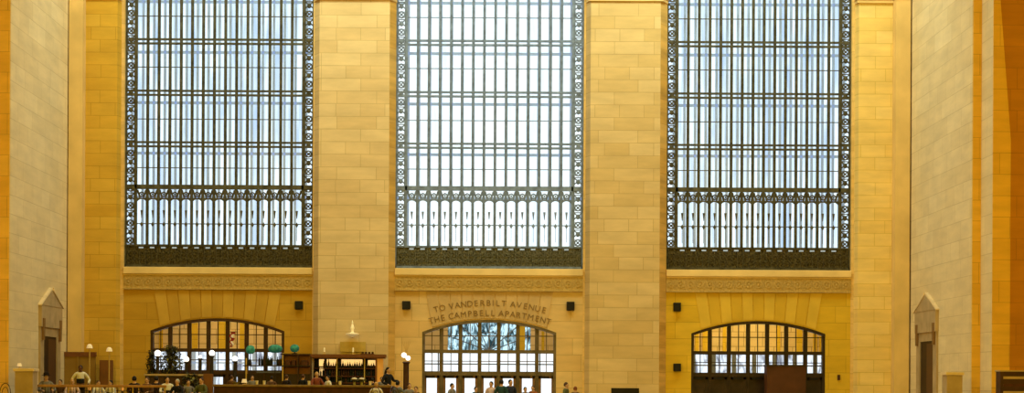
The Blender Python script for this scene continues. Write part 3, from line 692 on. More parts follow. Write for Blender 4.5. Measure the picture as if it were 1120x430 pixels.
# ---------------------------------------------------------------- bar
a, c = at(232, 420.5, 72), at(428, 420.5, 72); w = c.x-a.x; h = a.z-PZ; BX = (a.x+c.x)/2
bar = thing('bar_counter', 'long red-brown bar counter with a tan top', 'counter', (BX, 72.35, PZ))
b = MB(); b.box(-w/2, w/2, -.36, .36, h-.1, h); b.build('bar_top', 'bar_top', bar, bevel=0.02)
b = MB(); b.box(-w/2+.05, w/2-.05, -.25, .3, 0, h-.1); b.build('front', 'bar_wood', bar)
b = MB(); b.tube([(-w/2+.1, -.34, .2), (w/2-.1, -.34, .2)], .025, 8)
for k in range(6): x = -w/2+.2+k*(w-.4)/5; b.tube([(x, -.34, .2), (x, -.25, .2)], .02, 6)
b.build('foot_rail', 'brass', bar)
for k in range(9):
    b = MB(); x0 = -w/2+.1+k*(w-.2)/9; b.box(x0+.05, x0+(w-.2)/9-.05, -.27, -.25, .12, h-.2); b.build('panel', 'bar_wood', bar)
BT = PZ+h
# back bar on the pier
a, c = at(339, 387.5, 78.8), at(421.5, 387.5, 78.8); w = c.x-a.x; BBX = (a.x+c.x)/2; h = a.z-PZ
def BP(px, py, d=78.8): p = at(px, py, d); return p.x-BBX, p.z-PZ
bb = thing('back_bar', 'wooden back bar with lit cream niches against the left wide pier', 'bar', (BBX, 78.9, PZ))
b = MB(); b.box(-w/2-.05, w/2+.03, -.3, .25, h-.13, h); b.box(-w/2, w/2, -.26, .22, h-.18, h-.13); b.build('cornice', 'screen_top', bb)
b = MB(); x0 = BP(341, 0)[0]; x1 = BP(345, 0)[0]; b.box(x0, x1, -.22, .22, 0, h-.18); b.build('side_panel', 'grey_stone', bb)
x0 = BP(413.5, 0)[0]; x1 = BP(421, 0)[0]; b = MB(); b.box(x0+.05, x1, -.2, .22, 0, h-.18); b.build('side_panel', 'orange_panel', bb)
b = MB(); b.box(x0-.03, x0+.05, -.22, .22, 0, h-.18); b.build('divider', 'screen_top', bb)
b = MB(); b.box(BP(345, 0)[0], x0, .16, .22, 0, h-.18); b.build('back_panel', 'black', bb)
for p0, p1, z0, z1 in ((348.5, 354, 393, 400.5), (357, 368.5, 393, 400), (373, 396, 393.2, 400), (402, 412, 394, 400), (349, 353.5, 402, 411)):
    b = MB(); xa, za = BP(p0, z1); xb, zb = BP(p1, z0); b.box(xa, xb, .12, .16, za, zb); b.build('lit_panel', 'warm_emit', bb)
SH = []
for py in (402.8, 411.5):
    zs = BP(0+400, py)[1]; SH.append(zs); b = MB(); b.box(BP(345, 0)[0], x0, -.14, .16, zs-.04, zs); b.build('shelf', 'bar_wood', bb)
zs = BP(400, 418.5)[1]; SH.append(zs); b = MB(); b.box(BP(345, 0)[0], x0, -.3, .16, zs-.05, zs); b.build('shelf', 'bar_wood', bb)
for px in (370.5, 400.8):
    b = MB(); xx = BP(px, 0)[0]; b.box(xx-.02, xx+.02, -.16, .16, 0, h-.18); b.build('divider', 'plaque', bb)
# bottles
BPROF = [[(0.042, 0), (0.045, .02), (0.045, .19), (0.035, .23), (0.015, .26), (0.015, .33), (0.018, .335), (0.018, .35)],
         [(0.05, 0), (0.052, .02), (0.05, .16), (0.02, .22), (0.016, .24), (0.016, .29), (0.02, .3)],
         [(0.038, 0), (0.04, .02), (0.04, .2), (0.03, .26), (0.014, .30), (0.014, .37)]]
bprotos = []
def bottle(loc, k, label, group, sc_=1.0):
    if len(bprotos) <= k:
        b = MB(); b.lathe(BPROF[k % 3], n=9)
        me_o = b.build('bottle', ['bottle', 'bottle2', 'bottle3'][k // 3 if k < 9 else 0], None, smooth=False); C.objects.unlink(me_o); bprotos.append(me_o)
    o = bprotos[k].copy(); C.objects.link(o); o.location = loc; o.scale = (sc_, sc_, sc_); o.rotation_euler = (0, 0, random.random()*6)
    tag(o, label, 'bottle', group); return o
for k in range(9): 
    b = MB(); b.lathe(BPROF[k % 3], n=9); o = b.build('bottle', ['bottle', 'bottle2', 'bottle3'][k//3]); C.objects.unlink(o); bprotos.append(o)
for row, (zs, nm) in enumerate(zip(SH, ('upper', 'middle', 'lower'))):
    xa, xb = BP(346.5, 0)[0]+BBX, x0+BBX-.06; n = 26
    if row == 0: continue
    for k in range(n):
        xx = xa+(xb-xa)*(k+.5)/n
        if any(abs(xx-BBX-BP(q, 0)[0]) < .05 for q in (370.5, 400.8)): continue
        bottle((xx, 78.85+random.uniform(-.03, .06), PZ+zs), random.randrange(9), 'dark bottle on the %s shelf of the back bar' % nm, 'bottles on the %s shelf of the back bar' % nm, random.uniform(.78, .95) if row == 2 else random.uniform(.82, 1.0))
for k in range(22):
    xa, xb = BP(355, 0)[0]+BBX, x0+BBX-.06; xx = xa+(xb-xa)*(k+.5)/22
    if any(abs(xx-BBX-BP(q, 0)[0]) < .05 for q in (370.5, 400.8)): continue
    bottle((xx, 78.85, PZ+SH[0]), random.randrange(9), 'small dark bottle on the lit top shelf of the back bar', 'bottles on the top shelf of the back bar', random.uniform(.6, 1.05))
# things on top of the back bar
for px, lab in ((386, 'small pale candle lamp on the middle of the back bar cornice'), (354.5, 'small pale candle lamp on the left end of the back bar cornice')):
    c = at(px, 387.5, 78.8); r = thing('candle_lamp', lab, 'lamp', (c.x, 78.9, PZ+h), group='candle lamps on the back bar')
    b = MB(); b.lathe([(.09, 0), (.09, .02), (.03, .04), (.03, .1)], n=10); b.build('base', 'brass', r)
    b = MB(); b.lathe([(.035, .1), (.035, .24), (.015, .3)], n=8); b.build('candle', 'sconce', r)
c = at(402, 387.5, 78.8); r = thing('serving_tray', 'dark low tray of jars on the right of the back bar cornice', 'tray', (c.x, 78.9, PZ+h))
b = MB(); b.box(-.3, .3, -.12, .12, 0, .03); b.build('tray', 'bar_wood', r)
for k in range(4): b = MB(); b.lathe([(.05, .03), (.05, .1), (.03, .12)], -.22+k*.145, 0, 0, 8); b.build('jar', 'bottle2', r)
# sconce and plaque on the pier
c = at(386, 366, 79.45); r = thing('wall_sconce', 'pale gilded sconce with a tall finial on the left wide pier', 'lamp', (c.x, 79.45, c.z))
b = MB(); b.lathe([(.03, -.12), (.13, -.06), (.3, .0), (.3, .03), (.12, .06), (.05, .1)], 0, -.32, 0, 14); b.build('bowl', 'sconce', r)
b = MB(); b.lathe([(.05, .1), (.06, .2), (.09, .28), (.06, .38), (.03, .45), (.04, .5), (.01, .62)], 0, -.32, 0, 10); b.build('finial', 'sconce', r)
b = MB(); b.tube([(0, 0, -.05), (0, -.2, -.15), (0, -.32, -.1)], .025, 6); b.build('bracket', 'brass', r)
c = at(386, 379.5, 79.45); o = MB().box(-.57, .57, -.04, 0, -.22, .22).build('wall_plaque', 'plaque'); o.location = (c.x, 79.45, c.z); tag(o, 'olive-gold rectangular plaque on the left wide pier above the back bar', 'plaque')

# open bar shelving in front of the left doorway
a, c = at(264, 386, 77.6), at(341, 386, 77.6); w = c.x-a.x; SX = (a.x+c.x)/2
def SP(px, py): p = at(px, py, 77.6); return p.x-SX, p.z-PZ
sh = thing('bar_shelving', 'open bar shelving with thin posts and bottles in front of the left doorway', 'shelving', (SX, 77.7, PZ))
for px, p1 in ((269.5, 392), (289, 388), (309.5, 386), (326, 388), (340, 390)):
    b = MB(); x, z = SP(px, p1); b.box(x-.025, x+.025, -.15, -.1, 0, z); b.box(x-.025, x+.025, .1, .15, 0, z); b.build('post', 'brass' if px in (269.5, 309.5) else 'wood_l', sh)
sz = SP(300, 399.6)[1]
b = MB(); b.box(SP(268, 0)[0], SP(341, 0)[0], -.16, .16, sz-.05, sz); b.build('shelf', 'wood_r', sh)
s2 = SP(300, 387)[1]
b = MB(); b.box(SP(309, 0)[0], SP(341, 0)[0], -.16, .16, s2-.05, s2); b.build('shelf', 'wood_l', sh)
s3 = SP(300, 406.5)[1]
b = MB(); b.box(SP(283, 0)[0], SP(309, 0)[0], -.2, .2, s3-.06, s3); b.build('shelf', 'cl_greyblue', sh)
b = MB(); b.box(SP(262, 0)[0], SP(341, 0)[0], -.1, .16, 0, s3-.1); b.build('cabinet', 'wood_r', sh)
b = MB(); b.box(SP(311, 0)[0], SP(341, 0)[0], .1, .15, s3-.1, s2-.05); b.build('back_panel', 'red_door', sh)
for px in [271, 273.5, 283.5, 286, 288, 291.5, 293.5, 295.5, 297, 303.5, 305.5, 307]:
    x, z = SP(px, 399); bottle((SX+x, 77.66, PZ+sz), random.randrange(9), 'dark bottle on the open shelving against the daylight', 'bottles on the open bar shelving', random.uniform(1.0, 1.25))
for px, wv in ((315, 5), (321, 4), (333, 7)):
    x, z = SP(px, 399); o = MB().box(-wv/2*.039, wv/2*.039, -.1, .1, 0, .22).build('storage_box', 'bar_wood', bevel=.01); o.location = (SX+x, 77.66, PZ+sz); tag(o, 'red-brown box on the open shelving, %s of three' % {315: 'leftmost', 321: 'middle', 333: 'rightmost'}[px], 'box', 'boxes on the open shelving')
# teal shades
tproto = None
for px, py, rp, hp, d, foot, lab in ((274, 382.5, 5.2, 9.5, 77.2, PZ, 'round teal green lamp shade furthest left, on a tall stand'), (301, 381.5, 8.0, 9.0, 77.2, PZ, 'wide teal green lamp shade in the middle of the three'),
                         (322.3, 381, 5.2, 8.5, 77.7, PZ+s2, 'round teal green lamp shade at the right, on top of the shelving')):
    c = at(px, py, d); R = rp*d/F; H = hp*d/F; r = thing('teal_lamp', lab, 'lamp', (c.x, d, foot), group='teal lamps over the bar'); hh = c.z-foot
    b = MB(); b.lathe([(.12, 0), (.12, .03), (.02, .05), (.02, hh-H*.4)], n=8); b.build('stand', 'iron', r)
    b = MB(); b.lathe([(R*.5, hh-H*.5), (R*.85, hh-H*.3), (R, hh-H*.05), (R*.9, hh+H*.2), (R*.6, hh+H*.42), (R*.15, hh+H*.5)], n=14); b.build('shade', 'teal', r, smooth=True)
# post, valance and dark sideboard in front of the left doorway
c = at(227.5, 409, 75.5); o = MB().box(-.19, .19, -.15, .15, 0, c.z-PZ).build('wood_post', 'red_door', bevel=.01); o.location = (c.x, 75.6, PZ); tag(o, 'square red-brown wooden post left of the bright door panes', 'post')
a, c = at(159, 409, 75.8), at(222, 409, 75.8); w = c.x-a.x
r = thing('sideboard', 'dark sideboard with a pale top under the two globe lamps', 'sideboard', ((a.x+c.x)/2, 76.0, PZ))
b = MB(); b.box(-w/2, w/2, -.25, .25, 0, a.z-PZ-.08); b.build('case', 'wood_r', r); b = MB(); b.box(-w/2-.04, w/2+.04, -.29, .29, a.z-PZ-.08, a.z-PZ); b.build('top', 'grey_stone', r)
for k in range(3): b = MB(); x0_ = -w/2+.05+k*(w-.1)/3; b.box(x0_+.03, x0_+(w-.1)/3-.03, -.27, -.25, .1, a.z-PZ-.15); b.build('door', 'wood_l', r)

# plants
def leafy(name, label, px, py0, py1, wpx, d, foot, n, m, trunk=True):
    c = at(px, py1, d); top = at(px, py0, d).z; wd = wpx*d/F/2
    r = thing(name, label, 'plant', (c.x, d, foot))
    zb = max(c.z-foot, .5); zt = top-foot
    b = MB(); b.lathe([(.16, 0), (.22, .4), (.24, .42), (.2, .42)], n=12); b.build('pot', 'iron', r)
    b = MB(); b.tube([(0, 0, .4), (.03, 0, zb+.3), (-.02, 0, zt-.3)], [.05, .04, .015], 6)
    for k in range(9): a_ = k*2.4; zz = zb+(zt-zb)*(.1+.09*k); b.tube([(0, 0, zz-.15), (wd*.8*math.cos(a_), wd*.5*math.sin(a_), zz+.15)], [.015, .006], 5)
    b.build('trunk', 'wood_l', r)
    b = MB(); b.cur = 0
    for k in range(n):
        t = random.random(); zz = zb+(zt-zb)*t; rr = wd*(0.55+.45*math.sin(PI*min(1, t*1.1)))*math.sqrt(random.random())
        a_ = random.random()*2*PI; p = Vector((rr*math.cos(a_), rr*.7*math.sin(a_), zz))
        q = Matrix.Rotation(random.random()*6.3, 3, 'Z') @ Matrix.Rotation(random.uniform(-1.2, .6), 3, 'X'); L = random.uniform(.12, .2)
        b.cur = 1 if random.random() < .25 else 0
        b.add([p+q @ Vector(v) for v in ((0, 0, 0), (L*.28, L*.5, .015), (0, L, 0), (-L*.28, L*.5, .015))], [(0, 1, 2, 3)])
    o = b.build('foliage', m, r); return r
leafy('potted_tree', 'dark olive potted tree in front of the left doorway, right of the first globe lamp', 187, 379, 412, 26, 77.3, PZ, 900, ['leaf', 'leaf2'])
leafy('potted_tree', 'thin dark potted tree at the left jamb of the left doorway', 165.5, 384, 414, 11, 77.3, PZ, 320, ['leaf', 'leaf'])
leafy('potted_tree', 'low dark bush under the second globe lamp', 209, 409, 428, 22, 74.5, PZ, 420, ['leaf', 'leaf2'])
# hanging red and white banner
c = at(251.3, 363, 79.9); r = thing('hanging_banner', 'narrow red and white cloth hanging at a mullion of the left doorway', 'banner', (c.x, 80.02, c.z))
b = MB(); b.tube([(-.05, 0, 0), (.3, 0, 0)], .015, 6); b.build('rod', 'iron', r)
b = MB(); n = 14
pts = [((.0 + .05*math.sin(k*1.3)), .02*math.sin(k), -k*.052) for k in range(n)]
for k in range(n-1):
    b.cur = 1 if k in (2, 3, 4, 9, 10, 11) else 0
    wdt = .2-.006*k; p, q = pts[k], pts[k+1]
    b.cur = 0; b.add([(p[0], p[1], p[2]), (p[0]+wdt*.45, p[1]-.02, p[2]), (q[0]+wdt*.45, q[1]-.02, q[2]), (q[0], q[1], q[2])], [(0, 1, 2, 3)])
    b.cur = 1 if k in (2, 3, 4, 8, 9, 10, 11) else 0
    b.add([(p[0]+wdt*.45, p[1]-.02, p[2]), (p[0]+wdt, p[1], p[2]), (q[0]+wdt, q[1], q[2]), (q[0]+wdt*.45, q[1]-.02, q[2])], [(0, 1, 2, 3)])
b.build('cloth', ['red', 'white'], r)

# things on the bar top
def tumbler(px, d, label, m='cream', sc_=1.0):
    c = at(px, 420, d); r = thing('tumbler', label, 'glass', (c.x, d, BT), group='glasses on the bar top')
    b = MB(); b.lathe([(.045*sc_, 0), (.05*sc_, .01), (.06*sc_, .16*sc_), (.052*sc_, .16*sc_), (.04*sc_, .02)], n=12); b.build('bowl', m, r); return r
for px, lab in ((281, 'pale tumbler on the bar below the left teal shade'), (289, 'pale tumbler on the bar between the left and middle teal shades'), (338, 'pale tumbler on the bar beside the person in red'),
                (372, 'pale tumbler on the bar left of the white flowers'), (405, 'pale tumbler on the bar right of the white flowers')): tumbler(px, 72.3, lab, 'petal')
c = at(267, 418, 72.3); r = thing('table_lamp', 'small white-shaded lamp on the left part of the bar', 'lamp', (c.x, 72.35, BT))
b = MB(); b.lathe([(.07, 0), (.07, .015), (.012, .03), (.012, .08)], n=10); b.build('base', 'brass', r); b = MB(); b.lathe([(.12, .07), (.08, .22)], n=12); b.build('shade', 'cream', r)
c = at(258, 420, 72.3); r = thing('fruit_bowl', 'yellow-green bowl at the left end of the bar', 'bowl', (c.x, 72.35, BT))
b = MB(); b.lathe([(.08, 0), (.08, .02), (.2, .1), (.19, .1), (.06, .03)], n=14); b.build('bowl', 'leaf2', r); 
for px, lab in ((387.5, 'vase of white flowers on the bar, left of two'), (395.5, 'vase of white flowers on the bar, right of two')):
    c = at(px, 420, 72.3); r = thing('flower_vase', lab, 'flowers', (c.x, 72.35, BT), group='flower vases on the bar')
    b = MB(); b.lathe([(.05, 0), (.06, .03), (.04, .1), (.05, .13)], n=10); b.build('vase', 'leaf2', r)
    b = MB()
    for k in range(14):
        a_ = k*2.4; rr = .03+.009*k; b.tube([(0, 0, .1), (rr*math.cos(a_), rr*math.sin(a_), .2)], .006, 4)
        p = Vector((rr*math.cos(a_)*1.1, rr*math.sin(a_)*1.1, .17)); b.add([p+Vector(v) for v in ((0, 0, 0), (.03, .02, .03), (0, 0, .09), (-.03, -.02, .03))], [(0, 1, 2, 3)])
    b.build('stems', 'leaf', r)
    b = MB()
    for k in range(12):
        a_ = k*2.4; rr = .028*math.sqrt(k)*1.1; b.ball((rr*math.cos(a_), rr*math.sin(a_), .27-.003*k), (.045, .045, .035), 7, 5)
    b.build('blooms', 'petal', r)

# ---------------------------------------------------------------- people
def skin_mesh(nodes, edges, root, sub=1):
    names = list(nodes); idx = {n: i for i, n in enumerate(names)}
    me = bpy.data.meshes.new('sk'); me.from_pydata([nodes[n][:3] for n in names], [(idx[a], idx[b_]) for a, b_ in edges], []); me.update()
    o = bpy.data.objects.new('sk', me); C.objects.link(o)
    md = o.modifiers.new('skin', 'SKIN'); md.use_smooth_shade = True
    for n in names:
        sv = me.skin_vertices[0].data[idx[n]]; r = nodes[n][3]; sv.radius = r if isinstance(r, tuple) else (r, r); sv.use_root = (n == root)
    if sub: s_ = o.modifiers.new('sub', 'SUBSURF'); s_.levels = sub; s_.render_levels = sub
    me2 = bpy.data.meshes.new_from_object(o.evaluated_get(bpy.context.evaluated_depsgraph_get()))
    vs = [tuple(v.co) for v in me2.vertices]; fs = [tuple(p.vertices) for p in me2.polygons]
    bpy.data.objects.remove(o); bpy.data.meshes.remove(me); bpy.data.meshes.remove(me2)
    return vs, fs
def person(label, loc, rz=0, pose='stand', top='dark', legs='dark', hair='black', skin='a', long_hair=False, vest=None, hand_l=None, hand_r=None, hgt=1.7, hat=None, group=None):
    k = hgt/1.7
    r = thing('person', label, 'person', loc, rz, group=group)
    n = {}
    dz = 0.0 if pose == 'stand' else -0.44
    n['pel'] = (0, 0, .95+dz, (.155, .115)); n['waist'] = (0, 0, 1.10+dz, (.135, .10)); n['chest'] = (0, 0, 1.29+dz, (.165, .11)); n['nb'] = (0, .01, 1.42+dz, (.085, .07)); n['neck'] = (0, 0, 1.49+dz, .052); n['skull'] = (0, -.015, 1.585+dz, .075)
    E = [('pel', 'waist'), ('waist', 'chest'), ('chest', 'nb'), ('nb', 'neck'), ('neck', 'skull')]
    for s, q, hd in ((-1, 'l', hand_l), (1, 'r', hand_r)):
        n['sh'+q] = (s*.185, .01, 1.38+dz, .058)
        hd = hd or ((s*.25, -.08, .84+dz) if pose == 'stand' else (s*.2, -.36, .78+dz*.2-.02))
        sh = Vector(n['sh'+q][:3]); hv = Vector(hd); dd = (hv-sh); L = dd.length; la = .29
        mid = sh+dd*.5; bend = math.sqrt(max(0, la*la-(L/2)**2)); out = Vector((s*.6, .5, -.6)); out = (out-out.project(dd)).normalized()
        n['el'+q] = (*(mid+out*bend), .043); wv = hv-dd.normalized()*.03
        n['wr'+q] = (*wv, .028)
        dn = (hv-Vector(n['el'+q][:3])).normalized(); pm = wv+dn*.06; n['pa'+q] = (*pm, (.036, .02))
        E += [('nb', 'sh'+q), ('sh'+q, 'el'+q), ('el'+q, 'wr'+q), ('wr'+q, 'pa'+q)]
        sd = dn.cross(Vector((0, 0, 1)) if abs(dn.z) < .8 else Vector((1, 0, 0))).normalized(); cu = dn.cross(sd)
        n['hp'+q] = (s*.09, 0, .88+dz, .088)
        if pose == 'stand': n['kn'+q] = (s*.1, -.01, .5, .058); n['an'+q] = (s*.1, .02, .08, .038); n['to'+q] = (s*.11, -.15, .035, .034)
        else: n['kn'+q] = (s*.12, -.42, .5, .062); n['an'+q] = (s*.12, -.40, .08, .038); n['to'+q] = (s*.13, -.56, .035, .034)
        E += [('pel', 'hp'+q), ('hp'+q, 'kn'+q), ('kn'+q, 'an'+q), ('an'+q, 'to'+q)]
    b = MB(); b.add(*skin_mesh(n, E, 'pel'))
    for s, q in ((-1, 'l'), (1, 'r')):                       # fingers and thumb rooted in the palm
        el, wv, pm = (Vector(n[x+q][:3]) for x in ('el', 'wr', 'pa'))
        dn = (pm-wv).normalized(); sd = dn.cross(Vector((0, 1, 0)) if abs(dn.y) < .8 else Vector((0, 0, 1))).normalized(); cu = dn.cross(sd).normalized()
        for f_, (o_, L) in enumerate(((-.027, .062), (-.009, .074), (.009, .07), (.027, .054))):
            p0 = pm+sd*o_; b.tube([p0, p0+dn*(L*.6)+cu*.006, p0+dn*L*.95+cu*.022, p0+dn*L*1.1+cu*.04], [.0095, .009, .008, .006], 6)
        p0 = wv+dn*.02-sd*.025; b.tube([p0, p0-sd*.03+dn*.03, p0-sd*.035+dn*.06+cu*.015], [.012, .010, .007], 6)
    hz = 1.60+dz
    b.ball((0, -.015, hz), (.076, .096, .115), 14, 10); b.ball((0, -.06, hz-.065), (.048, .05, .045), 10, 6)   # skull and jaw
    b.add([(-.014, -.105, hz-.035), (.014, -.105, hz-.035), (0, -.132, hz-.03), (0, -.106, hz+.022)], [(0, 1, 2), (0, 2, 3), (1, 3, 2), (0, 3, 1)])
    for s in (-1, 1): b.ball((s*.077, 0, hz-.005), (.012, .022, .032), 6, 5)
    b.cur = 1
    for s in (-1, 1): b.ball((s*.03, -.1, hz+.008), (.012, .008, .008), 6, 4)
    b.cur = 2; b.ball((0, -.104, hz-.062), (.024, .01, .007), 6, 4)
    b.v = [(x*k, y*k, z*k) for x, y, z in b.v]
    b.build('body', ['skin_'+skin, 'eye', 'lip'], r, smooth=True)
    def grow(keys, edges, add, root):
        m_ = {q: (*n[q][:3], (n[q][3][0]+add, n[q][3][1]+add) if isinstance(n[q][3], tuple) else n[q][3]+add) for q in keys}
        vs, fs = skin_mesh(m_, edges, root); return [(x*k, y*k, z*k) for x, y, z in vs], fs
    ks = ['pel', 'waist', 'chest', 'nb']+[a_+q for q in 'lr' for a_ in ('sh', 'el', 'wr')]
    vs, fs = grow(ks, [e for e in E if e[0] in ks and e[1] in ks], .018, 'pel')
    MB().add(vs, fs).build('top', 'cl_'+top, r, smooth=True)
    if vest:
        kv = ['pel', 'waist', 'chest']; vs, fs = grow(kv, [('pel', 'waist'), ('waist', 'chest')], .028, 'pel'); MB().add(vs, fs).build('waistcoat', 'cl_'+vest, r, smooth=True)
    kl = ['pel']+[a_+q for q in 'lr' for a_ in ('hp', 'kn', 'an')]
    vs, fs = grow(kl, [e for e in E if e[0] in kl and e[1] in kl], .016, 'pel'); MB().add(vs, fs).build('trousers', 'cl_'+legs, r, smooth=True)
    b = MB()
    for s, q in ((-1, 'l'), (1, 'r')):
        t = n['to'+q]; b.ball((t[0], t[1]+.06, .045), (.05, .14, .046), 10, 6)
    b.v = [(x*k, y*k, z*k) for x, y, z in b.v]; b.build('shoes', 'black', r, smooth=True)
    # hair: a cap that leaves the face free
    b = MB(); nn, mm = 16, 10; c0 = Vector((0, .008, hz+.018)); R = Vector((.09, .104, .118)); vv = []; ff = []
    for j in range(mm+1):
        for i_ in range(nn):
            a_ = 2*PI*i_/nn; front = max(0, -math.sin(a_)); low = -.55+(.95*front**0.6); t = PI/2+(low-PI/2)*(1-j/mm)
            vv.append((c0.x+R.x*math.cos(t)*math.cos(a_), c0.y+R.y*math.cos(t)*math.sin(a_), c0.z+R.z*math.sin(t)))
    for j in range(mm):
        for i_ in range(nn): ff.append((j*nn+i_, j*nn+(i_+1) % nn, (j+1)*nn+(i_+1) % nn, (j+1)*nn+i_))
    b.add(vv, ff)
    if long_hair: b.tube([(0, .06, hz+.02), (0, .085, hz-.12), (0, .11, hz-.26), (0, .12, hz-.36)], [.08, .095, .085, .04], 10)
    b.v = [(x*k, y*k, z*k) for x, y, z in b.v]; b.build('hair', 'hair_'+hair, r, smooth=True)
    if hat:
        b = MB(); b.lathe([(.16, hz+.06), (.165, hz+.07), (.1, hz+.085), (.095, hz+.16), (.05, hz+.19)], 0, 0, 0, 14); b.v = [(x*k, y*k, z*k) for x, y, z in b.v]; b.build('hat', 'cl_'+hat, r)
    return r
def chair(loc, rz, label, m='bar_wood', arch=False):
    r = thing('dining_chair', label, 'chair', loc, rz, group='dining chairs')
    b = MB(); b.lathe([(.2, .42), (.22, .44), (.22, .47), (.2, .48)], n=16); b.build('seat', m, r)
    for sx in (-1, 1):
        for sy in (-1, 1):
            b = MB(); b.tube([(sx*.15, sy*.15, .43), (sx*.19, sy*.19, 0)], [.018, .014], 6); b.build('leg', m, r)
    b = MB(); b.tube([(.2*math.cos(PI*q/12), .18+.05*math.sin(PI*q/12), .46+.5*math.sin(PI*q/12)**.7) for q in range(13)], .016, 6)
    b.tube([(.12*math.cos(PI*q/12), .18+.04*math.sin(PI*q/12), .46+.36*math.sin(PI*q/12)**.7) for q in range(13)], .012, 6); b.build('backrest', m, r)
    return r
def put(px, pytop, d, foot, hgt, pose='stand', **kw):
    """stand or seat a person so the crown is at the measured height above its own floor"""
    return (at(px, pytop, d).x, d, foot)
def seated(px, d, label, chair_label, rz=0, hgt=1.7, **kw):
    x = at(px, 420, d).x
    r = person(label, (x, d, PZ), rz, 'sit', hgt=hgt, **kw); chair((x, d+0.02, PZ), rz, chair_label); return r
# waiter behind the rail
x = at(88, 420, 73.0).x
person('waiter in a white shirt and black waistcoat standing behind the rail', (x, 73.0, PZ), 0.25, 'stand', top='white', legs='dark', hair='black', skin='b', vest='black', hand_l=(-.30, -.16, .95), hand_r=(.32, -.16, .97), hgt=1.74)
for px, d, hg, kw in ((50.5, 70.5, 1.86, dict(top='grey', legs='dark', hat='dark', rz=.4, label='seated person in grey with a dark hat at the left end of the rail', chair_label='dining chair under the person with a dark hat')),
                  (66, 71.5, 1.56, dict(top='brown', hair='brown', rz=-.2, label='seated person in brown behind the rail, left of the waiter', chair_label='dining chair under the person in brown left of the waiter')),
                  (79, 70.4, 1.60, dict(top='pink', hair='blond', rz=.2, label='seated person in pink behind the rail just left of the waiter', chair_label='dining chair under the person in pink')),
                  (107.5, 70.4, 1.52, dict(top='white', hair='brown', rz=.6, label='seated person in a white shirt just right of the waiter', chair_label='dining chair under the person in white just right of the waiter')),
                  (121, 71.7, 1.54, dict(top='white', hair='black', rz=-.5, vest='black', label='seated person in white with a black waistcoat left of the dark-haired diner', chair_label='dining chair under the person in white with a black waistcoat')),
                  (147, 70.8, 1.76, dict(top='dark', hair='black', rz=3.0, label='seated dark-haired diner in dark clothes in the middle of the rail', chair_label='dining chair under the dark-haired diner')),
                  (161, 72.4, 1.72, dict(top='brown', hair='brown', rz=-.3, label='seated diner in brown left of the first globe lamp', chair_label='dining chair under the diner in brown')),
                  (171, 73.8, 1.78, dict(top='dark', hair='black', rz=2.9, label='seated diner in dark clothes below the first globe lamp', chair_label='dining chair under the diner below the first globe lamp')),
                  (183, 72.2, 1.74, dict(top='white', hair='black', rz=.3, vest='dark', label='seated diner in white and black right of the rail end', chair_label='dining chair under the diner in white and black')),
                  (194, 70.6, 1.62, dict(top='black', hair='grey', rz=-.4, label='seated grey-haired diner in black beside the low bush', chair_label='dining chair under the grey-haired diner')),
                  (206, 71.6, 1.58, dict(top='grey', hair='brown', rz=.4, label='seated diner in grey in front of the low bush', chair_label='dining chair under the diner in grey')),
                  (220.5, 70.8, 1.70, dict(top='olive', hair='brown', rz=-.5, label='seated diner in olive left of the red-brown post', chair_label='dining chair under the diner in olive')),
                  ):
    seated(px, d, hgt=hg, **kw)
for px, lab in ((58, 'small round table behind the person with a dark hat'), (98, 'small round table right of the waiter'), (134, 'small round table left of the dark-haired diner'), (154, 'small round table right of the dark-haired diner')):
    dt = 74.3 if px == 98 else 72.9; x = at(px, 420, dt).x
    r = thing('dining_table', lab, 'table', (x, dt, PZ), group='small dining tables')
    b = MB(); b.lathe([(.30, .72), (.31, .735), (.31, .75)], n=20); b.build('tabletop', 'bar_top', r)
    b = MB(); b.lathe([(.05, .04), (.035, .2), (.035, .72)], n=10); b.build('pedestal', 'iron', r)
    b = MB(); b.lathe([(.2, 0), (.2, .02), (.05, .05)], n=14); b.build('base', 'iron', r)
    o = thing('candle_glass', 'amber candle glass on the ' + lab, 'candle', (x, dt, PZ+.75), group='candles on the dining tables')
    b = MB(); b.lathe([(.05, 0), (.07, .08), (.055, .16), (.045, .16), (.045, .02)], n=12); b.build('glass', 'amber', o)
    b = MB(); b.lathe([(.03, .021), (.03, .09), (.006, .1), (.003, .13)], n=8); b.build('candle', 'cream', o)
# people at and behind the bar
def standing(px, pytop, d, label, foot=0.0, rz=0, **kw):
    p = at(px, pytop, d); hg = (p.z-foot); hg = min(2.0, max(1.5, hg)); return person(label, (p.x, d, foot), rz, 'stand', hgt=hg/1.0, **kw)
def barstool_person(px, pytop, d, label, rz=0, **kw):
    p = at(px, pytop, d); hg = (p.z-PZ); return person(label, (p.x, d, PZ), rz, 'stand', hgt=min(1.95, max(1.3, hg)), **kw)
def leaning(px, d, label, rz=0, hgt=1.5, **kw):
    return person(label, (at(px, 420, d).x, d, PZ), rz, 'stand', hgt=hgt, **kw)
barstool_person(346.5, 407.5, 73.6, 'blond person in red leaning on the bar below the back bar', rz=.5, top='red', legs='dark', hair='blond', hand_r=(.22, -.36, 1.08), hand_l=(-.2, -.34, 1.06))
barstool_person(358.8, 411.5, 73.9, 'person in white turned towards the person in red at the bar', rz=-1.0, top='white', legs='dark', hair='black', hand_l=(-.2, -.32, 1.05))
barstool_person(331.5, 410, 74.2, 'dark-clothed bar guest left of the person in red', rz=2.6, top='black', legs='dark', hair='brown')
barstool_person(313.5, 410.5, 74.6, 'dark-clothed bar guest below the right teal shade', rz=2.7, top='dark', legs='dark', hair='brown')
barstool_person(297, 412, 74.8, 'brown-clothed bar guest below the middle teal shade', rz=3.4, top='brown', legs='dark', hair='black')
barstool_person(276, 411.5, 74.6, 'grey-topped bar guest below the left teal shade', rz=.3, top='grey', legs='dark', hair='brown')
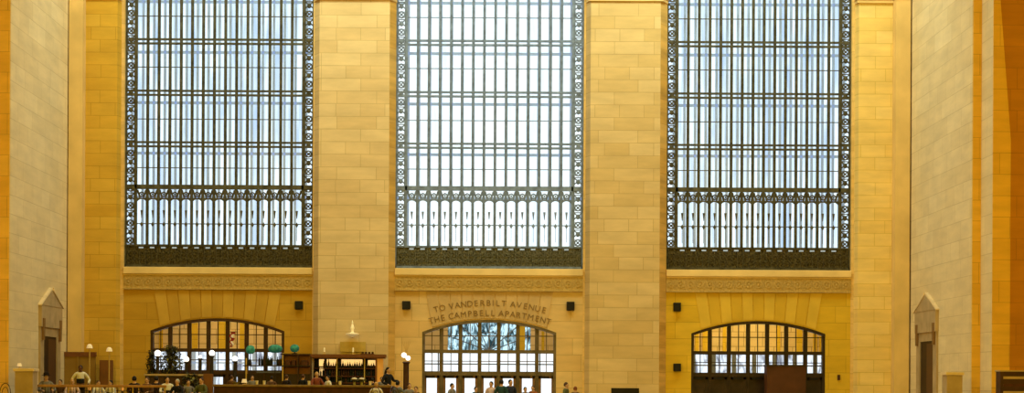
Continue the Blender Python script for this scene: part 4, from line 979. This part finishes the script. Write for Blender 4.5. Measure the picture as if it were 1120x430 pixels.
barstool_person(253.5, 411, 75, 'bar guest in brown beside the bright door panes', rz=2.6, top='brown', legs='dark', hair='brown')
barstool_person(424.5, 402.5, 74.4, 'long-haired person in black standing at the right end of the bar', rz=.9, top='black', legs='navy', hair='black', long_hair=True, hand_r=(.42, -.25, 1.15), hand_l=(-.22, -.2, 1.0))
barstool_person(407.5, 415, 73.4, 'short dark-clothed guest left of the person in black', rz=2.9, top='dark', legs='dark', hair='black')
barstool_person(417.5, 413, 75.6, 'guest in grey half hidden by the person in black', rz=.2, top='grey', legs='dark', hair='black')
seated(411.5, 70.6, 'seated guest in white in front of the bar end', 'dining chair under the guest in white', rz=3.1, hgt=1.52, top='white', hair='blond')
seated(435, 70.9, 'seated guest in grey right of the person in black', 'dining chair under the guest in grey', rz=2.6, hgt=1.58, top='greyblue', hair='black')
for px, pt, d, lab, kw in ((447.5, 420, 74.5, 'person in grey beside the dark column lamp', dict(top='grey', hair='brown', rz=.4)),
                       (455, 423.5, 73.5, 'person in brown between the column lamp and the middle doorway', dict(top='brown', hair='brown', rz=-.2)),
                       (494.5, 420, 78.6, 'person with dark side-parted hair in pale grey in the second bay of the middle doorway', dict(top='grey', hair='black', rz=1.0)),
                       (520.5, 424.5, 78.4, 'person in teal at the third bay of the middle doorway', dict(top='teal', hair='black', rz=.6)),
                       (537.3, 418, 78.9, 'person in a pale pink coat in the fourth bay of the middle doorway', dict(top='pink', hair='black', rz=-.4, skin='a')),
                       (548.5, 416, 78.0, 'person in dark teal with black hair, centre of the doorway group', dict(top='teal', hair='black', rz=2.9)),
                       (558.3, 416, 78.6, 'person in a navy coat at the right of the doorway group', dict(top='navy', hair='black', rz=.5)),
                       (574.5, 427, 77.6, 'short person in black at the sixth bay of the middle doorway', dict(top='black', hair='black', rz=.3)),
                       (583, 422.5, 78.2, 'brown-haired person in rust at the sixth bay of the middle doorway', dict(top='rust', hair='brown', rz=-.4)),
                       (619.3, 419, 77.5, 'person in olive green standing right of the middle doorway', dict(top='olive', hair='brown', rz=1.2)),
                       (629.3, 423.5, 76.5, 'red-haired person standing right of the person in olive', dict(top='brown', hair='red', rz=2.8))):
    standing(px, pt, d, lab, **kw)
chair((at(4, 430, 64.5).x, 64.5, 0.62), 0, 'round-backed dark chair at the bottom left corner', 'wood_l')
b = MB(); b.box(-22.5, at(12, 430, 64.5).x+.3, 63.9, 65.3, 0, 0.62); struct(b.build('floor_step', 'bar_wood'), 'raised wooden step at the bottom left', 'floor')

# ---------------------------------------------------------------- light
w = bpy.data.worlds.new('sky'); sc.world = w; w.use_nodes = True
bg = w.node_tree.nodes['Background']; bg.inputs['Color'].default_value = (0.955, 0.985, 1.0, 1); bg.inputs['Strength'].default_value = 1.30
def area(name, loc, target, sx, sy, power, col, spread=PI):
    l = bpy.data.lights.new(name, 'AREA'); l.shape = 'RECTANGLE'; l.size = sx; l.size_y = sy; l.energy = power; l.color = col; l.spread = spread
    o = bpy.data.objects.new(name, l); C.objects.link(o); o.location = loc
    o.rotation_euler = (Vector(target)-Vector(loc)).to_track_quat('-Z', 'Y').to_euler(); return o
LA = {'A': (3900, (.83, .98, .75)), 'B': (8100, (1, .70, .02)), 'C': (700, (1, .92, .6))}   #LIGHTS
area('cornice_light_left', (-10, 70.5, 26), (-4, 80, 15), 14, 2, LA['A'][0]*.47, LA['A'][1])
area('cornice_light_right', (10, 70.5, 26), (5, 80, 15), 14, 2, LA['A'][0]*.53, LA['A'][1])
area('hall_fill_left', (-17, 22, 16), (4, 80, 6), 8, 8, LA['B'][0]*.5, LA['B'][1])
area('hall_fill_right', (17, 22, 16), (-2, 80, 6), 8, 8, LA['B'][0]*.5, LA['B'][1])
area('side_fill_right', (-6, 64, 25), (18, 74, 13), 5, 3, LA['C'][0]*.5, LA['C'][1])
area('side_fill_left', (6, 64, 25), (-18, 74, 13), 5, 3, LA['C'][0]*.5, LA['C'][1])
for i, (ac, pw, cl) in enumerate(zip(ARCHX, (150, 110, 240), ((1, .72, .30), (1, .80, .48), (1, .74, .26)))):
    area('vestibule_light', (ac, 81.6, 5.3), (ac, 86, 3.9), 5, 0.6, pw, cl)
